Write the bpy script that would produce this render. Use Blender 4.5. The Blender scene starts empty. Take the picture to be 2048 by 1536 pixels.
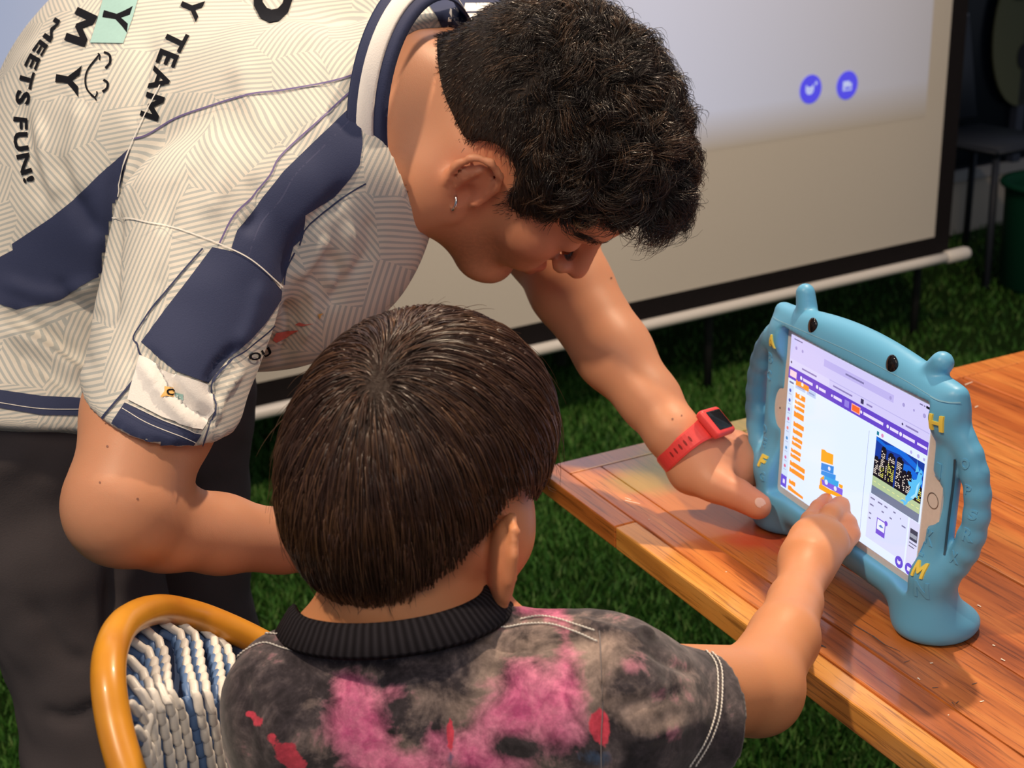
import bpy, bmesh, math, random
import numpy as np
from mathutils import Vector, Matrix
from mathutils.bvhtree import BVHTree

SC = bpy.context.scene
COL = SC.collection
rng = np.random.default_rng(7)
random.seed(7)

# ------------------------------------------------------------------ camera
FPX = 2750.0
CAM_H = 1.325
RX = np.array([0.99939083, -0.0348995, 0.0])
FY = np.array([-0.0122791, -0.35162732, 0.93605954])
UZ = np.array([-0.03266801, -0.93548931, -0.35184165])
M3 = np.array([RX, FY, UZ])          # camera axes (right, down, forward) -> world
CAMP = np.array([0, 0, CAM_H])
cam = bpy.data.cameras.new('camera'); camo = bpy.data.objects.new('camera', cam); COL.objects.link(camo)
cam.sensor_width = 36; cam.lens = FPX * 36 / 2048; cam.clip_start = .05; cam.clip_end = 60
R = np.column_stack([M3[:, 0], -M3[:, 1], -M3[:, 2]])
mw = Matrix([[*R[i], CAMP[i]] for i in range(3)] + [[0, 0, 0, 1]])
camo.matrix_world = mw
SC.camera = camo
cam.dof.use_dof = True; cam.dof.focus_distance = 1.05; cam.dof.aperture_fstop = 11

# ------------------------------------------------------------------ light
SC.view_settings.view_transform = 'Standard'; SC.view_settings.look = 'None'
SC.view_settings.gamma = 1; SC.view_settings.use_curve_mapping = False
SC.view_settings.exposure = 0.0
wd = bpy.data.worlds.new('world'); SC.world = wd; wd.use_nodes = True
wd.node_tree.nodes['Background'].inputs[0].default_value = (.75, .82, 1, 1)
wd.node_tree.nodes['Background'].inputs[1].default_value = .21


def lamp(name, kind, loc, target, power, col, size=.1, angle=60, blend=.5):
    l = bpy.data.lights.new(name, kind); l.energy = power; l.color = col
    if kind == 'AREA':
        l.shape = 'DISK'; l.size = size
    else:
        l.shadow_soft_size = size
    if kind == 'SPOT':
        l.spot_size = math.radians(angle); l.spot_blend = blend
    o = bpy.data.objects.new(name, l); COL.objects.link(o); o.location = loc
    o.rotation_euler = (Vector(target) - Vector(loc)).to_track_quat('-Z', 'Y').to_euler()
    return o


WARM = (1, .77, .54)
lamp('overhead_spot', 'SPOT', (.62, 1.75, 2.55), (.15, 1.05, .8), 135, WARM, .035, 80, .6)
lamp('overhead_spot', 'SPOT', (-.75, .35, 2.6), (-.1, 1.1, .9), 95, (1, .78, .56), .05, 80, .7)
lamp('fill_light', 'AREA', (.3, -.9, 2.5), (.1, 1.2, .8), 13, (1, .82, .64), 1.0)  # added soft fill from behind the camera, no real panel there
lamp('overhead_spot', 'SPOT', (1.0, 1.6, 2.6), (.1, 3.6, .6), 150, (1, .76, .54), .06, 75, .8)  # unseen spot added to brighten the projector screen
lamp('projector_light', 'AREA', (-.3, 2.6, 1.9), (-.1, 1.3, .9), 3, (.75, .84, 1), 1.2)


def W(px, py, Z):
    c = np.array([(px - 1024) / FPX * Z, (py - 768) / FPX * Z, Z])
    return M3 @ c + CAMP


def Wn(c):                            # camera-space direction -> world
    v = M3 @ np.array(c, float)
    return v / np.linalg.norm(v)


def proj(P):                          # world (n,3) -> pixels, depth
    C = (np.asarray(P) - CAMP) @ M3
    return np.column_stack([C[:, 0] / C[:, 2] * FPX + 1024, C[:, 1] / C[:, 2] * FPX + 768]), C[:, 2]


# ------------------------------------------------------------------ materials
def lin(h):
    if isinstance(h, str):
        h = tuple(int(h[i:i + 2], 16) / 255 for i in (0, 2, 4))
    return tuple(((c + .055) / 1.055) ** 2.4 if c > .04045 else c / 12.92 for c in h)


class NT:
    def __init__(s, name):
        s.m = bpy.data.materials.new(name); s.m.use_nodes = True
        s.t = s.m.node_tree; s.b = s.t.nodes['Principled BSDF']
        s.out = s.t.nodes['Material Output']

    def n(s, kind, **kw):
        x = s.t.nodes.new(kind)
        for k, v in kw.items():
            if k.startswith('i_'):
                key = k[2:]; key = int(key) if key.isdigit() else key.replace('_', ' ')
                x.inputs[key].default_value = v
            else:
                setattr(x, k, v)
        return x

    def l(s, a, b): s.t.links.new(a, b)

    def attr(s, name): return s.n('ShaderNodeAttribute', attribute_name=name)

    def obj(s, scale=(1, 1, 1)):
        c = s.n('ShaderNodeTexCoord'); m = s.n('ShaderNodeMapping'); m.inputs['Scale'].default_value = scale
        s.l(c.outputs['Object'], m.inputs['Vector']); return m.outputs[0]

    def noise(s, vec, scale, detail=4, rough=.5, dist=0):
        x = s.n('ShaderNodeTexNoise'); x.inputs['Scale'].default_value = scale
        x.inputs['Detail'].default_value = detail; x.inputs['Roughness'].default_value = rough
        x.inputs['Distortion'].default_value = dist
        if vec is not None: s.l(vec, x.inputs['Vector'])
        return x.outputs['Fac']

    def ramp(s, fac, stops, interp='LINEAR'):
        r = s.n('ShaderNodeValToRGB'); e = r.color_ramp.elements; r.color_ramp.interpolation = interp
        while len(e) < len(stops): e.new(.5)
        for q, (p, c) in zip(e, stops):
            q.position = p; q.color = (*c, 1) if len(c) == 3 else c
        s.l(fac, r.inputs[0]); return r.outputs[0]

    def math(s, op, a, b=None, clamp=False):
        x = s.n('ShaderNodeMath', operation=op); x.use_clamp = clamp
        for i, v in enumerate((a, b)):
            if v is None: continue
            if isinstance(v, (int, float)): x.inputs[i].default_value = v
            else: s.l(v, x.inputs[i])
        return x.outputs[0]

    def mix(s, fac, a, b, mode='MIX'):
        x = s.n('ShaderNodeMix', data_type='RGBA', blend_type=mode)
        for i, v in ((0, fac), (6, a), (7, b)):
            if isinstance(v, (int, float)): x.inputs[i].default_value = v
            elif isinstance(v, tuple): x.inputs[i].default_value = (*v, 1)
            else: s.l(v, x.inputs[i])
        return x.outputs[2]

    def base(s, c):
        if isinstance(c, tuple): s.b.inputs['Base Color'].default_value = (*c, 1)
        else: s.l(c, s.b.inputs['Base Color'])
        return s

    def set(s, rough=.5, spec=.5, metal=0, sss=0, sssr=(1, .35, .2), scale=.004, sheen=0, coat=0, coatr=.1):
        b = s.b.inputs
        b['Roughness'].default_value = rough; b['Specular IOR Level'].default_value = spec
        b['Metallic'].default_value = metal
        b['Subsurface Weight'].default_value = sss; b['Subsurface Radius'].default_value = sssr
        b['Subsurface Scale'].default_value = scale
        b['Sheen Weight'].default_value = sheen
        b['Coat Weight'].default_value = coat; b['Coat Roughness'].default_value = coatr
        return s

    def bump(s, h, strength=.3, dist=.001):
        x = s.n('ShaderNodeBump'); x.inputs['Strength'].default_value = strength
        x.inputs['Distance'].default_value = dist; s.l(h, x.inputs['Height']); s.l(x.outputs[0], s.b.inputs['Normal'])
        return s


def plain(name, c, rough=.5, spec=.5, metal=0, grain=0, gscale=300, **kw):
    t = NT(name); c = lin(c) if isinstance(c, str) else c
    v = t.obj(); nz = t.noise(v, gscale, 3)
    t.base(t.mix(nz, tuple(x * .93 for x in c), tuple(min(1, x * 1.07) for x in c)))
    t.set(rough, spec, metal, **kw)
    if grain: t.bump(nz, grain, .0006)
    return t.m


def emit(name, c, s=1):
    t = NT(name); c = lin(c) if isinstance(c, str) else c
    t.base((.02, .02, .02)); t.b.inputs['Emission Color'].default_value = (*c, 1)
    t.b.inputs['Emission Strength'].default_value = s; t.set(.15, .4)
    return t.m


# ------------------------------------------------------------------ objects
def put(name, me, mat=None, parent=None, smooth=True):
    if mat is not None:
        for m in (mat if isinstance(mat, (list, tuple)) else [mat]): me.materials.append(m)
    if smooth and len(me.polygons): me.polygons.foreach_set('use_smooth', [True] * len(me.polygons))
    o = bpy.data.objects.new(name, me); COL.objects.link(o)
    if parent is not None:
        o.parent = parent
        o.matrix_parent_inverse = Matrix.LocRotScale(world_loc(parent), None, None).inverted()
    return o


LOC = {}


def world_loc(o):
    v = Vector(o.location)
    while o.parent is not None:
        break
    return Vector(LOC.get(o.name, v))


def mesh(name, V, F, mat=None, parent=None, smooth=True, attrs=None):
    me = bpy.data.meshes.new(name)
    V = np.asarray(V, np.float32)
    if isinstance(F, np.ndarray):
        k = F.shape[1]; me.vertices.add(len(V)); me.vertices.foreach_set('co', V.ravel())
        me.loops.add(F.size); me.loops.foreach_set('vertex_index', F.ravel().astype(np.int32))
        me.polygons.add(len(F)); me.polygons.foreach_set('loop_start', np.arange(0, F.size, k, dtype=np.int32))
        me.polygons.foreach_set('loop_total', np.full(len(F), k, np.int32)); me.update(calc_edges=True)
    else:
        me.from_pydata([tuple(map(float, v)) for v in V], [], F); me.update()
    for k, a in (attrs or {}).items():
        a = np.asarray(a, np.float32)
        kind = 'FLOAT' if a.ndim == 1 else ('FLOAT2' if a.shape[1] == 2 else 'FLOAT_VECTOR')
        at = me.attributes.new(k, kind, 'POINT')
        at.data.foreach_set('value' if a.ndim == 1 else 'vector', a.ravel())
    return put(name, me, mat, parent, smooth)


def empty(name, loc, label=None, cat=None, group=None):
    o = bpy.data.objects.new(name, None); COL.objects.link(o); o.location = tuple(map(float, loc))
    o.empty_display_size = .05; LOC[o.name] = tuple(map(float, loc))
    return tag(o, label, cat, group)


def tag(o, label=None, cat=None, group=None, kind=None):
    if label: o['label'] = label
    if cat: o['category'] = cat
    if group: o['group'] = group
    if kind: o['kind'] = kind
    return o


def bm_obj(name, bm, mat, parent=None, smooth=True):
    me = bpy.data.meshes.new(name); bm.normal_update(); bm.to_mesh(me); bm.free()
    return put(name, me, mat, parent, smooth)


def bm_box(bm, lo, hi, bevel=0, mtx=None, seg=2):
    r = bmesh.ops.create_cube(bm, size=1)
    lo = Vector(lo); hi = Vector(hi)
    for v in r['verts']:
        v.co = Vector([lo[i] + (v.co[i] + .5) * (hi[i] - lo[i]) for i in range(3)])
    vs = r['verts']
    if bevel:
        es = list({e for v in vs for e in v.link_edges})
        rr = bmesh.ops.bevel(bm, geom=es, offset=bevel, segments=seg, affect='EDGES', profile=.5)
        vs = list({v for f in rr['faces'] for v in f.verts} | {v for v in vs if v.is_valid})
    if mtx is not None:
        bmesh.ops.transform(bm, matrix=mtx, verts=[v for v in vs if v.is_valid])
    return bm


def catmull(P, n=8):
    P = np.asarray(P, float); Q = np.vstack([2 * P[0] - P[1], P, 2 * P[-1] - P[-2]]); out = []
    for i in range(1, len(Q) - 2):
        t = np.linspace(0, 1, n, endpoint=False)[:, None]
        a, b, c, d = Q[i - 1], Q[i], Q[i + 1], Q[i + 2]
        out.append(.5 * (2 * b + (c - a) * t + (2 * a - 5 * b + 4 * c - d) * t ** 2 + (3 * b - a - 3 * c + d) * t ** 3))
    out.append(P[-1:]); return np.vstack(out)


def tube(P, r, seg=12, closed=False, cap=True):
    """tube mesh arrays along points P, radius r (scalar or per point)"""
    P = np.asarray(P, float); n = len(P); r = np.broadcast_to(r, (n,))
    T = np.gradient(P, axis=0)
    if closed: T = np.roll(P, -1, 0) - np.roll(P, 1, 0)
    T /= np.linalg.norm(T, axis=1)[:, None] + 1e-12
    N = np.cross(T[0], [0, 0, 1.]);
    if np.linalg.norm(N) < .1: N = np.cross(T[0], [0, 1., 0])
    N /= np.linalg.norm(N); V = []
    a = np.linspace(0, 2 * np.pi, seg, endpoint=False)
    for i in range(n):
        N = N - T[i] * (N @ T[i]); N /= np.linalg.norm(N); B = np.cross(T[i], N)
        V.append(P[i] + r[i] * (np.cos(a)[:, None] * N + np.sin(a)[:, None] * B))
    V = np.vstack(V); F = []
    for i in range(n if closed else n - 1):
        j = (i + 1) % n
        for k in range(seg):
            l = (k + 1) % seg
            F.append((i * seg + k, i * seg + l, j * seg + l, j * seg + k))
    if cap and not closed:
        F.append(tuple(range(seg))[::-1]); F.append(tuple((n - 1) * seg + k for k in range(seg)))
    return V, F


class MB:
    """collects arrays into one mesh"""
    def __init__(s): s.V = []; s.F = []; s.n = 0

    def add(s, V, F):
        s.V.append(np.asarray(V, float)); s.F += [tuple(i + s.n for i in f) for f in F]; s.n += len(V); return s

    def build(s, name, mat, parent=None, smooth=True):
        return mesh(name, np.vstack(s.V), s.F, mat, parent, smooth)


# ------------------------------------------------------------------ SDF toolkit
def seg_t(p, a, ba):
    return np.clip((p - a) @ ba / (ba @ ba), 0, 1)


class Prim:
    def __init__(s, kind, op, k, c, R, **kw):
        s.kind, s.op, s.k, s.c, s.R = kind, op, k, np.array(c, np.float32), R
        s.__dict__.update(kw)

    def d(s, p):
        if s.kind == 'cone':
            t = seg_t(p, s.a, s.ba)
            q = p - s.a - t[..., None] * s.ba
            if s.fl is not None:
                qn = q @ s.fl
                q = q + (qn * (s.fs - 1))[..., None] * s.fl
            d = np.linalg.norm(q, axis=-1) - (s.ra + (s.rb - s.ra) * t)
            if s.flat:
                L = np.linalg.norm(s.ba); u = s.ba / L
                x = (p - s.a) @ u
                if s.flat & 1: d = np.maximum(d, -x)
                if s.flat & 2: d = np.maximum(d, x - L)
            return d
        if s.kind == 'ell':
            q = (p - s.c) @ s.B
            k0 = np.linalg.norm(q / s.r, axis=-1); k1 = np.linalg.norm(q / s.r ** 2, axis=-1)
            return k0 * (k0 - 1) / np.maximum(k1, 1e-6)
        if s.kind == 'box':
            q = np.abs((p - s.c) @ s.B) - (s.r - s.rd)
            return np.linalg.norm(np.maximum(q, 0), axis=-1) + np.minimum(q.max(-1), 0) - s.rd
        if s.kind == 'plane':
            return (p - s.c) @ s.nrm
        if s.kind == 'fn':
            return s.f(p)


class SDF:
    def __init__(s, frame=None):
        s.P = []; s.frame = frame or (np.zeros(3), np.eye(3))   # origin, rows=axes in world

    def w(s, p): return s.frame[0] + np.asarray(p, float) @ s.frame[1]

    def wd(s, v):
        v = np.asarray(v, float) @ s.frame[1]; return v / np.linalg.norm(v)

    def cone(s, a, b, ra, rb, k=.01, op='u', fl=None, fs=1, flat=0):
        a = s.w(a); b = s.w(b); c = (a + b) / 2
        if np.linalg.norm(b - a) < 1e-6: b = b + 1e-5
        R = np.linalg.norm(b - a) / 2 + max(ra, rb)
        s.P.append(Prim('cone', op, k, c, R, a=a.astype(np.float32), ba=(b - a).astype(np.float32), ra=ra, rb=rb,
                        fl=None if fl is None else s.wd(fl).astype(np.float32), fs=fs, flat=flat)); return s

    def ball(s, c, r, k=.01, op='u'): return s.ell(c, (r, r, r), k, op)

    def ell(s, c, r, k=.01, op='u', B=None):
        B = s.frame[1] if B is None else np.array(B)
        s.P.append(Prim('ell', op, k, s.w(c), max(r), r=np.array(r, np.float32), B=B.T.astype(np.float32))); return s

    def box(s, c, r, rd=.003, k=.003, op='u', B=None):
        B = s.frame[1] if B is None else np.array(B)
        s.P.append(Prim('box', op, k, s.w(c), np.linalg.norm(r), r=np.array(r, np.float32), rd=rd, B=B.T.astype(np.float32))); return s

    def chain(s, pts, k=.008, kin=.004, op='u', **kw):
        for i in range(len(pts) - 1):
            (a, ra), (b, rb) = pts[i], pts[i + 1]
            s.cone(a, b, ra, rb, k if i == 0 else kin, op, **kw)
        return s

    def plane(s, c, n, k=.002, op='i'):
        s.P.append(Prim('plane', op, k, s.w(c), 1e3, nrm=s.wd(n).astype(np.float32))); return s

    def fn(s, f, k=.004, op='u', c=(0, 0, 0), R=1e3):
        s.P.append(Prim('fn', op, k, s.w(c), R, f=f)); return s

    @staticmethod
    def comb(D, d, op, k):
        if op == 'u':
            h = np.maximum(k - np.abs(D - d), 0) / k
            return np.minimum(D, d) - h * h * k * .25
        if op == 's': d = -d
        h = np.maximum(k - np.abs(D - d), 0) / k
        return np.maximum(D, d) + h * h * k * .25

    def __call__(s, p):
        p = np.asarray(p, np.float32); D = np.full(p.shape[:-1], 9., np.float32)
        for q in s.P: D = s.comb(D, q.d(p), q.op, q.k)
        return D

    def mesh(s, h, lo=None, hi=None, pad=.02):
        us = [q for q in s.P if q.op == 'u' and q.R < 100]
        if lo is None:
            lo = np.min([q.c - q.R for q in us], 0) - pad; hi = np.max([q.c + q.R for q in us], 0) + pad
        n = 12; bs = n * h
        nb = np.ceil((hi - lo) / bs).astype(int)
        I = np.stack(np.meshgrid(*[np.arange(k) for k in nb], indexing='ij'), -1).reshape(-1, 3)
        C = (lo + (I + .5) * bs).astype(np.float32)
        br = bs * .87
        # cull far blocks first, chunked
        keep = np.zeros(len(C), bool)
        for a in range(0, len(C), 200000):
            keep[a:a + 200000] = np.abs(s(C[a:a + 200000])) < br * 1.7
        I = I[keep]; C = C[keep]
        g = np.arange(n + 1)
        G = np.stack(np.meshgrid(g, g, g, indexing='ij'), -1).reshape(-1, 3)
        nblk = len(I); m = n + 1
        D = np.full((nblk, m ** 3), 9., np.float32)
        for q in s.P:
            if q.R < 100:
                if q.op == 'i': idx = np.arange(nblk)
                else: idx = np.where(np.linalg.norm(C - q.c, axis=1) < q.R + br + q.k * 1.5 + .012)[0]
            else: idx = np.arange(nblk)
            for a in range(0, len(idx), 400):
                ii = idx[a:a + 400]
                p = (lo + (I[ii][:, None] * n + G[None]) * h).astype(np.float32)
                D[ii] = s.comb(D[ii], q.d(p), q.op, q.k)
        D = D.reshape(nblk, m, m, m)
        S = D < 0
        c8 = [(i, j, k) for i in (0, 1) for j in (0, 1) for k in (0, 1)]
        cnt = sum(S[:, i:i + n, j:j + n, k:k + n].astype(np.int8) for i, j, k in c8)
        b, x, y, z = np.where((cnt > 0) & (cnt < 8))
        vals = {c: D[b, x + c[0], y + c[1], z + c[2]] for c in c8}
        acc = np.zeros((len(b), 3)); num = np.zeros(len(b))
        for c in c8:
            for ax in range(3):
                if c[ax]: continue
                c2 = list(c); c2[ax] = 1; c2 = tuple(c2)
                v0, v1 = vals[c], vals[c2]; cr = (v0 < 0) != (v1 < 0)
                t = np.where(cr, v0 / np.where(cr, v0 - v1, 1), 0)
                pt = np.array(c, float)[None].repeat(len(b), 0); pt[:, ax] = t
                acc += pt * cr[:, None]; num += cr
        cell = I[b] * n + np.column_stack([x, y, z])
        V = lo + (cell + acc / num[:, None]) * h
        dims = nb * n + 2
        key = (cell[:, 0].astype(np.int64) * dims[1] + cell[:, 1]) * dims[2] + cell[:, 2]
        order = np.argsort(key); ks = key[order]

        def look(cc):
            kk = (cc[:, 0].astype(np.int64) * dims[1] + cc[:, 1]) * dims[2] + cc[:, 2]
            p = np.clip(np.searchsorted(ks, kk), 0, len(ks) - 1)
            return np.where(ks[p] == kk, order[p], -1)
        F = []
        for ax in range(3):
            c2 = [0, 0, 0]; c2[ax] = 1; s0 = vals[(0, 0, 0)] < 0; s1 = vals[tuple(c2)] < 0
            e = np.where(s0 != s1)[0]; a1, a2 = (ax + 1) % 3, (ax + 2) % 3
            d1 = np.zeros(3, int); d1[a1] = 1; d2 = np.zeros(3, int); d2[a2] = 1
            cc = cell[e]
            q = np.column_stack([e, look(cc - d1), look(cc - d1 - d2), look(cc - d2)])
            ok = (q >= 0).all(1); q = q[ok]; fl = s0[e][ok]
            q[~fl] = q[~fl][:, ::-1]; F.append(q)
        F = np.vstack(F)
        # relax towards the true surface
        V = V.astype(np.float64)
        return V, F

    def normals(s, V, e=.0008):
        g = np.zeros((len(V), 3))
        for a in range(0, len(V), 60000):
            p = V[a:a + 60000]
            for i in range(3):
                o = np.zeros(3); o[i] = e
                g[a:a + 60000, i] = s(p + o) - s(p - o)
        return g / (np.linalg.norm(g, axis=1)[:, None] + 1e-9)


def vnormals(V, F):
    n = np.zeros_like(V); a = V[F[:, 2]] - V[F[:, 0]]; b = V[F[:, 3]] - V[F[:, 1]]
    c = np.cross(a, b)
    for i in range(4):
        for ax in range(3): n[:, ax] += np.bincount(F[:, i], c[:, ax], len(V))
    return n / (np.linalg.norm(n, axis=1)[:, None] + 1e-12)


def smooth(V, F, it=2, lam=.5):
    for _ in range(it):
        acc = np.zeros_like(V); cnt = np.zeros(len(V))
        for i in range(4):
            j = F[:, (i + 1) % 4]; k = F[:, (i + 3) % 4]; w = F[:, i]
            for ax in range(3): acc[:, ax] += np.bincount(w, V[j, ax] + V[k, ax], len(V))
            cnt += np.bincount(w, minlength=len(V)) * 2
        V = V + lam * (acc / np.maximum(cnt, 1)[:, None] - V)
    return V


def folds(V, N, L):
    """raise or sink cloth along fold lines (each: pixel polyline, height m, width px)"""
    P, _ = proj(V); fac = -(N @ M3[:, 2]); off = np.zeros(len(V))
    view = (V - CAMP); view /= np.linalg.norm(view, axis=1)[:, None]
    front = np.clip(-(N * view).sum(1) * 3, 0, 1)
    for pl, amp, wd_ in L:
        pl = catmull(np.array(pl, float), 5)
        lo = pl.min(0) - 3 * wd_; hi = pl.max(0) + 3 * wd_
        idx = np.where((P > lo).all(1) & (P < hi).all(1) & (front > 0))[0]
        if not len(idx): continue
        best = np.full(len(idx), 1e9); bt = np.zeros(len(idx))
        for i in range(len(pl) - 1):
            a, b = pl[i], pl[i + 1]; ba = b - a
            t = np.clip(((P[idx] - a) @ ba) / (ba @ ba), 0, 1)
            d = np.linalg.norm(P[idx] - a - t[:, None] * ba, axis=1)
            m = d < best; best[m] = d[m]; bt[m] = ((i + t) / (len(pl) - 1))[m]
        x = best / wd_
        prof = np.exp(-x * x) * np.clip(np.minimum(bt, 1 - bt) * 5 + .15, 0, 1)
        off[idx] += amp * prof * front[idx]
    return V + N * off[:, None]


class Target:
    """surface that flat prints are laid onto"""
    def __init__(s, V, F):
        s.t = BVHTree.FromPolygons([tuple(v) for v in V.tolist()], F.tolist() if isinstance(F, np.ndarray) else F)

    def hit(s, px, py):
        d = Vector(W(px, py, 1.) - CAMP).normalized()
        loc, nor, i, dist = s.t.ray_cast(Vector(CAMP), d)
        if loc is None: return None
        if nor.dot(d) > 0: nor = -nor
        return np.array(loc), np.array(nor)


def lay(name, tg, V2, F2, mat, parent, off=.0006, maxjump=.05, attrs=None):
    """conform a 2D print (photo pixels) onto the surface tg"""
    pts = []; ok = []
    for x, y in V2:
        h = tg.hit(x, y)
        ok.append(h is not None); pts.append(h[0] + h[1] * off if h else np.zeros(3))
    pts = np.array(pts); F = []
    for f in F2:
        if all(ok[i] for i in f):
            q = pts[list(f)]
            if max(np.linalg.norm(q[i] - q[i - 1]) for i in range(len(f))) < maxjump: F.append(tuple(f))
    if not F: return None
    par = list(range(len(pts)))
    def find(i):
        while par[i] != i: par[i] = par[par[i]]; i = par[i]
        return i
    for f in F:
        for i in f[1:]: par[find(i)] = find(f[0])
    cnt = {}
    for f in F: r = find(f[0]); cnt[r] = cnt.get(r, 0) + 1
    if name in ('navy_panel', 'seam', 'piping', 'sleeve_block', 'label', 'teal_box'):
        best = max(cnt, key=cnt.get); F = [f for f in F if find(f[0]) == best]
    used = sorted({i for f in F for i in f}); mp = {u: i for i, u in enumerate(used)}
    return mesh(name, pts[used], [tuple(mp[i] for i in f) for f in F], mat, parent)


def dice(V2, F2, step):
    bm = bmesh.new(); vs = [bm.verts.new((x, y, 0)) for x, y in V2]
    for f in F2:
        try: bm.faces.new([vs[i] for i in f])
        except ValueError: pass
    V2 = np.array(V2); lo = V2.min(0); hi = V2.max(0)
    for ax, nrm in ((0, (1, 0, 0)), (1, (0, 1, 0))):
        c = math.ceil(lo[ax] / step) * step
        while c < hi[ax]:
            co = [0, 0, 0]; co[ax] = c
            bmesh.ops.bisect_plane(bm, geom=bm.verts[:] + bm.edges[:] + bm.faces[:], plane_co=co, plane_no=nrm, dist=1e-5)
            c += step
    bmesh.ops.triangulate(bm, faces=[f for f in bm.faces if len(f.verts) > 4])
    bm.verts.index_update()
    V = [(v.co.x, v.co.y) for v in bm.verts]; F = [tuple(v.index for v in f.verts) for f in bm.faces]; bm.free()
    return V, F


def poly_print(name, tg, poly, mat, parent, off=.0006, step=10, sm=0, maxjump=.05):
    poly = np.array(poly, float)
    if sm: poly = catmull(np.vstack([poly, poly[:1]]), sm)[:-1]
    V, F = dice([tuple(p) for p in poly], [tuple(range(len(poly)))], step)
    return lay(name, tg, V, F, mat, parent, off, maxjump)


def strip_print(name, tg, pl, w, mat, parent, off=.0008, n=6, maxjump=.04):
    """ribbon of width w px along a pixel polyline"""
    pl = catmull(np.array(pl, float), n) if len(pl) > 2 else np.linspace(pl[0], pl[1], 12)
    T = np.gradient(pl, axis=0); T /= np.linalg.norm(T, axis=1)[:, None] + 1e-9; Nn = np.column_stack([-T[:, 1], T[:, 0]])
    w = np.broadcast_to(w, (len(pl),))[:, None]
    V = np.vstack([pl - Nn * w / 2, pl + Nn * w / 2]); m = len(pl)
    F = [(i, i + 1, m + i + 1, m + i) for i in range(m - 1)]
    return lay(name, tg, V, F, mat, parent, off, maxjump)


def glyphs(txt, bold=.02, space=1.0):
    """outlines of a word, letter by letter (bold M drawn by hand: the font's M folds over when thickened)"""
    V = []; F = []; x = 0
    for ch in txt:
        if ch == ' ': x += .34; continue
        if ch == 'M':
            v = np.array([(0, 0), (0, .75), (.17, .75), (.39, .44), (.61, .75), (.78, .75), (.78, 0), (.615, 0), (.615, .47), (.43, .20), (.35, .20), (.165, .47), (.165, 0)])
            f = [(0, 1, 11, 12), (1, 2, 11), (2, 3, 10, 11), (3, 9, 10), (3, 4, 8, 9), (4, 5, 8), (5, 6, 7, 8)]
        else: v, f = glyph(ch, bold)
        v = v - np.array([v[:, 0].min(), 0]); n0 = sum(len(q) for q in V)
        V.append(v + np.array([x, 0])); F += [tuple(i + n0 for i in q) for q in f]; x += v[:, 0].max() + .10 * space
    return np.vstack(V), F


def glyph(txt, bold):
    cu = bpy.data.curves.new('lettering', 'FONT'); cu.body = txt; cu.offset = bold; cu.resolution_u = 3
    o = bpy.data.objects.new('lettering', cu); COL.objects.link(o)
    dg = bpy.context.evaluated_depsgraph_get(); dg.update()
    me = bpy.data.meshes.new_from_object(o.evaluated_get(dg))
    V = np.array([(v.co.x, v.co.y) for v in me.vertices]); F = [tuple(p.vertices) for p in me.polygons]
    bpy.data.objects.remove(o); bpy.data.curves.remove(cu); bpy.data.meshes.remove(me)
    return V, F


def text_print(name, tg, txt, path, height, mat, parent, bold=.02, off=.0009, step=7, flip=False, space=1.0):
    """lettering along a pixel path; height = cap height in px (list interpolated), glyph tops to the left of travel"""
    V, F = glyphs(txt, bold, space); V = V - V.min(0); V = V / np.array([V[:, 0].max(), V[:, 1].max()])
    pl = catmull(np.array(path, float), 10) if len(path) > 2 else np.linspace(path[0], path[1], 20)
    L = np.concatenate([[0], np.cumsum(np.linalg.norm(np.diff(pl, axis=0), axis=1))]); tot = L[-1]
    V = V * np.array([tot, 1.]); V, F = dice(V * np.array([1., 30.]), F, step); V = np.array(V) / np.array([1., 30.])
    T = np.gradient(pl, axis=0); T /= np.linalg.norm(T, axis=1)[:, None]
    out = []
    for x, y in V:
        p = np.array([np.interp(x, L, pl[:, i]) for i in range(2)]); t = np.array([np.interp(x, L, T[:, i]) for i in range(2)])
        nrm = np.array([t[1], -t[0]])
        hgt = np.interp(x / tot, np.linspace(0, 1, len(height)), height) if isinstance(height, (list, tuple)) else height
        out.append(p + nrm * y * hgt)
    return lay(name, tg, out, F, mat, parent, off)

# ================================================================== setting
def floor_pt(px, py, z=0.0):
    r = W(px, py, 1.) - CAMP
    return CAMP + r * ((z - CAM_H) / r[2])


BARZ = .26
BR = floor_pt(1912, 503, BARZ); BL0 = floor_pt(480, 825, BARZ)
SD = BR - BL0; SD[2] = 0; SD /= np.linalg.norm(SD)             # along the projector screen, to the right
SN = np.array([SD[1], -SD[0], 0]);                              # towards the camera side
if SN @ (CAMP - BR) < 0: SN = -SN


def on_plane(px, py, P0, N):
    r = W(px, py, 1.) - CAMP; return CAMP + r * (((P0 - CAMP) @ N) / (r @ N))


def scr(px, py):                                                # pixel -> (along, height) on the screen sheet
    q = on_plane(px, py, BR, SN); return (q - BR) @ SD, q[2]


# floor
tf = NT('artificial_grass_base'); v = tf.obj()
n1 = tf.noise(v, 3, 4); n2 = tf.noise(v, 140, 3, .7)
tf.base(tf.mix(tf.math('MULTIPLY', n2, 1.0), lin((.05, .10, .03)), lin((.19, .31, .11)))).set(.9, .1); tf.bump(n2, 1, .01)
bm = bmesh.new(); bmesh.ops.create_grid(bm, x_segments=1, y_segments=1, size=.5)
bmesh.ops.scale(bm, vec=(14, 12, 1), verts=bm.verts); bmesh.ops.translate(bm, vec=(0, 3.2, 0), verts=bm.verts)
fl = bm_obj('floor', bm, tf.m); tag(fl, kind='structure')

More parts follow.
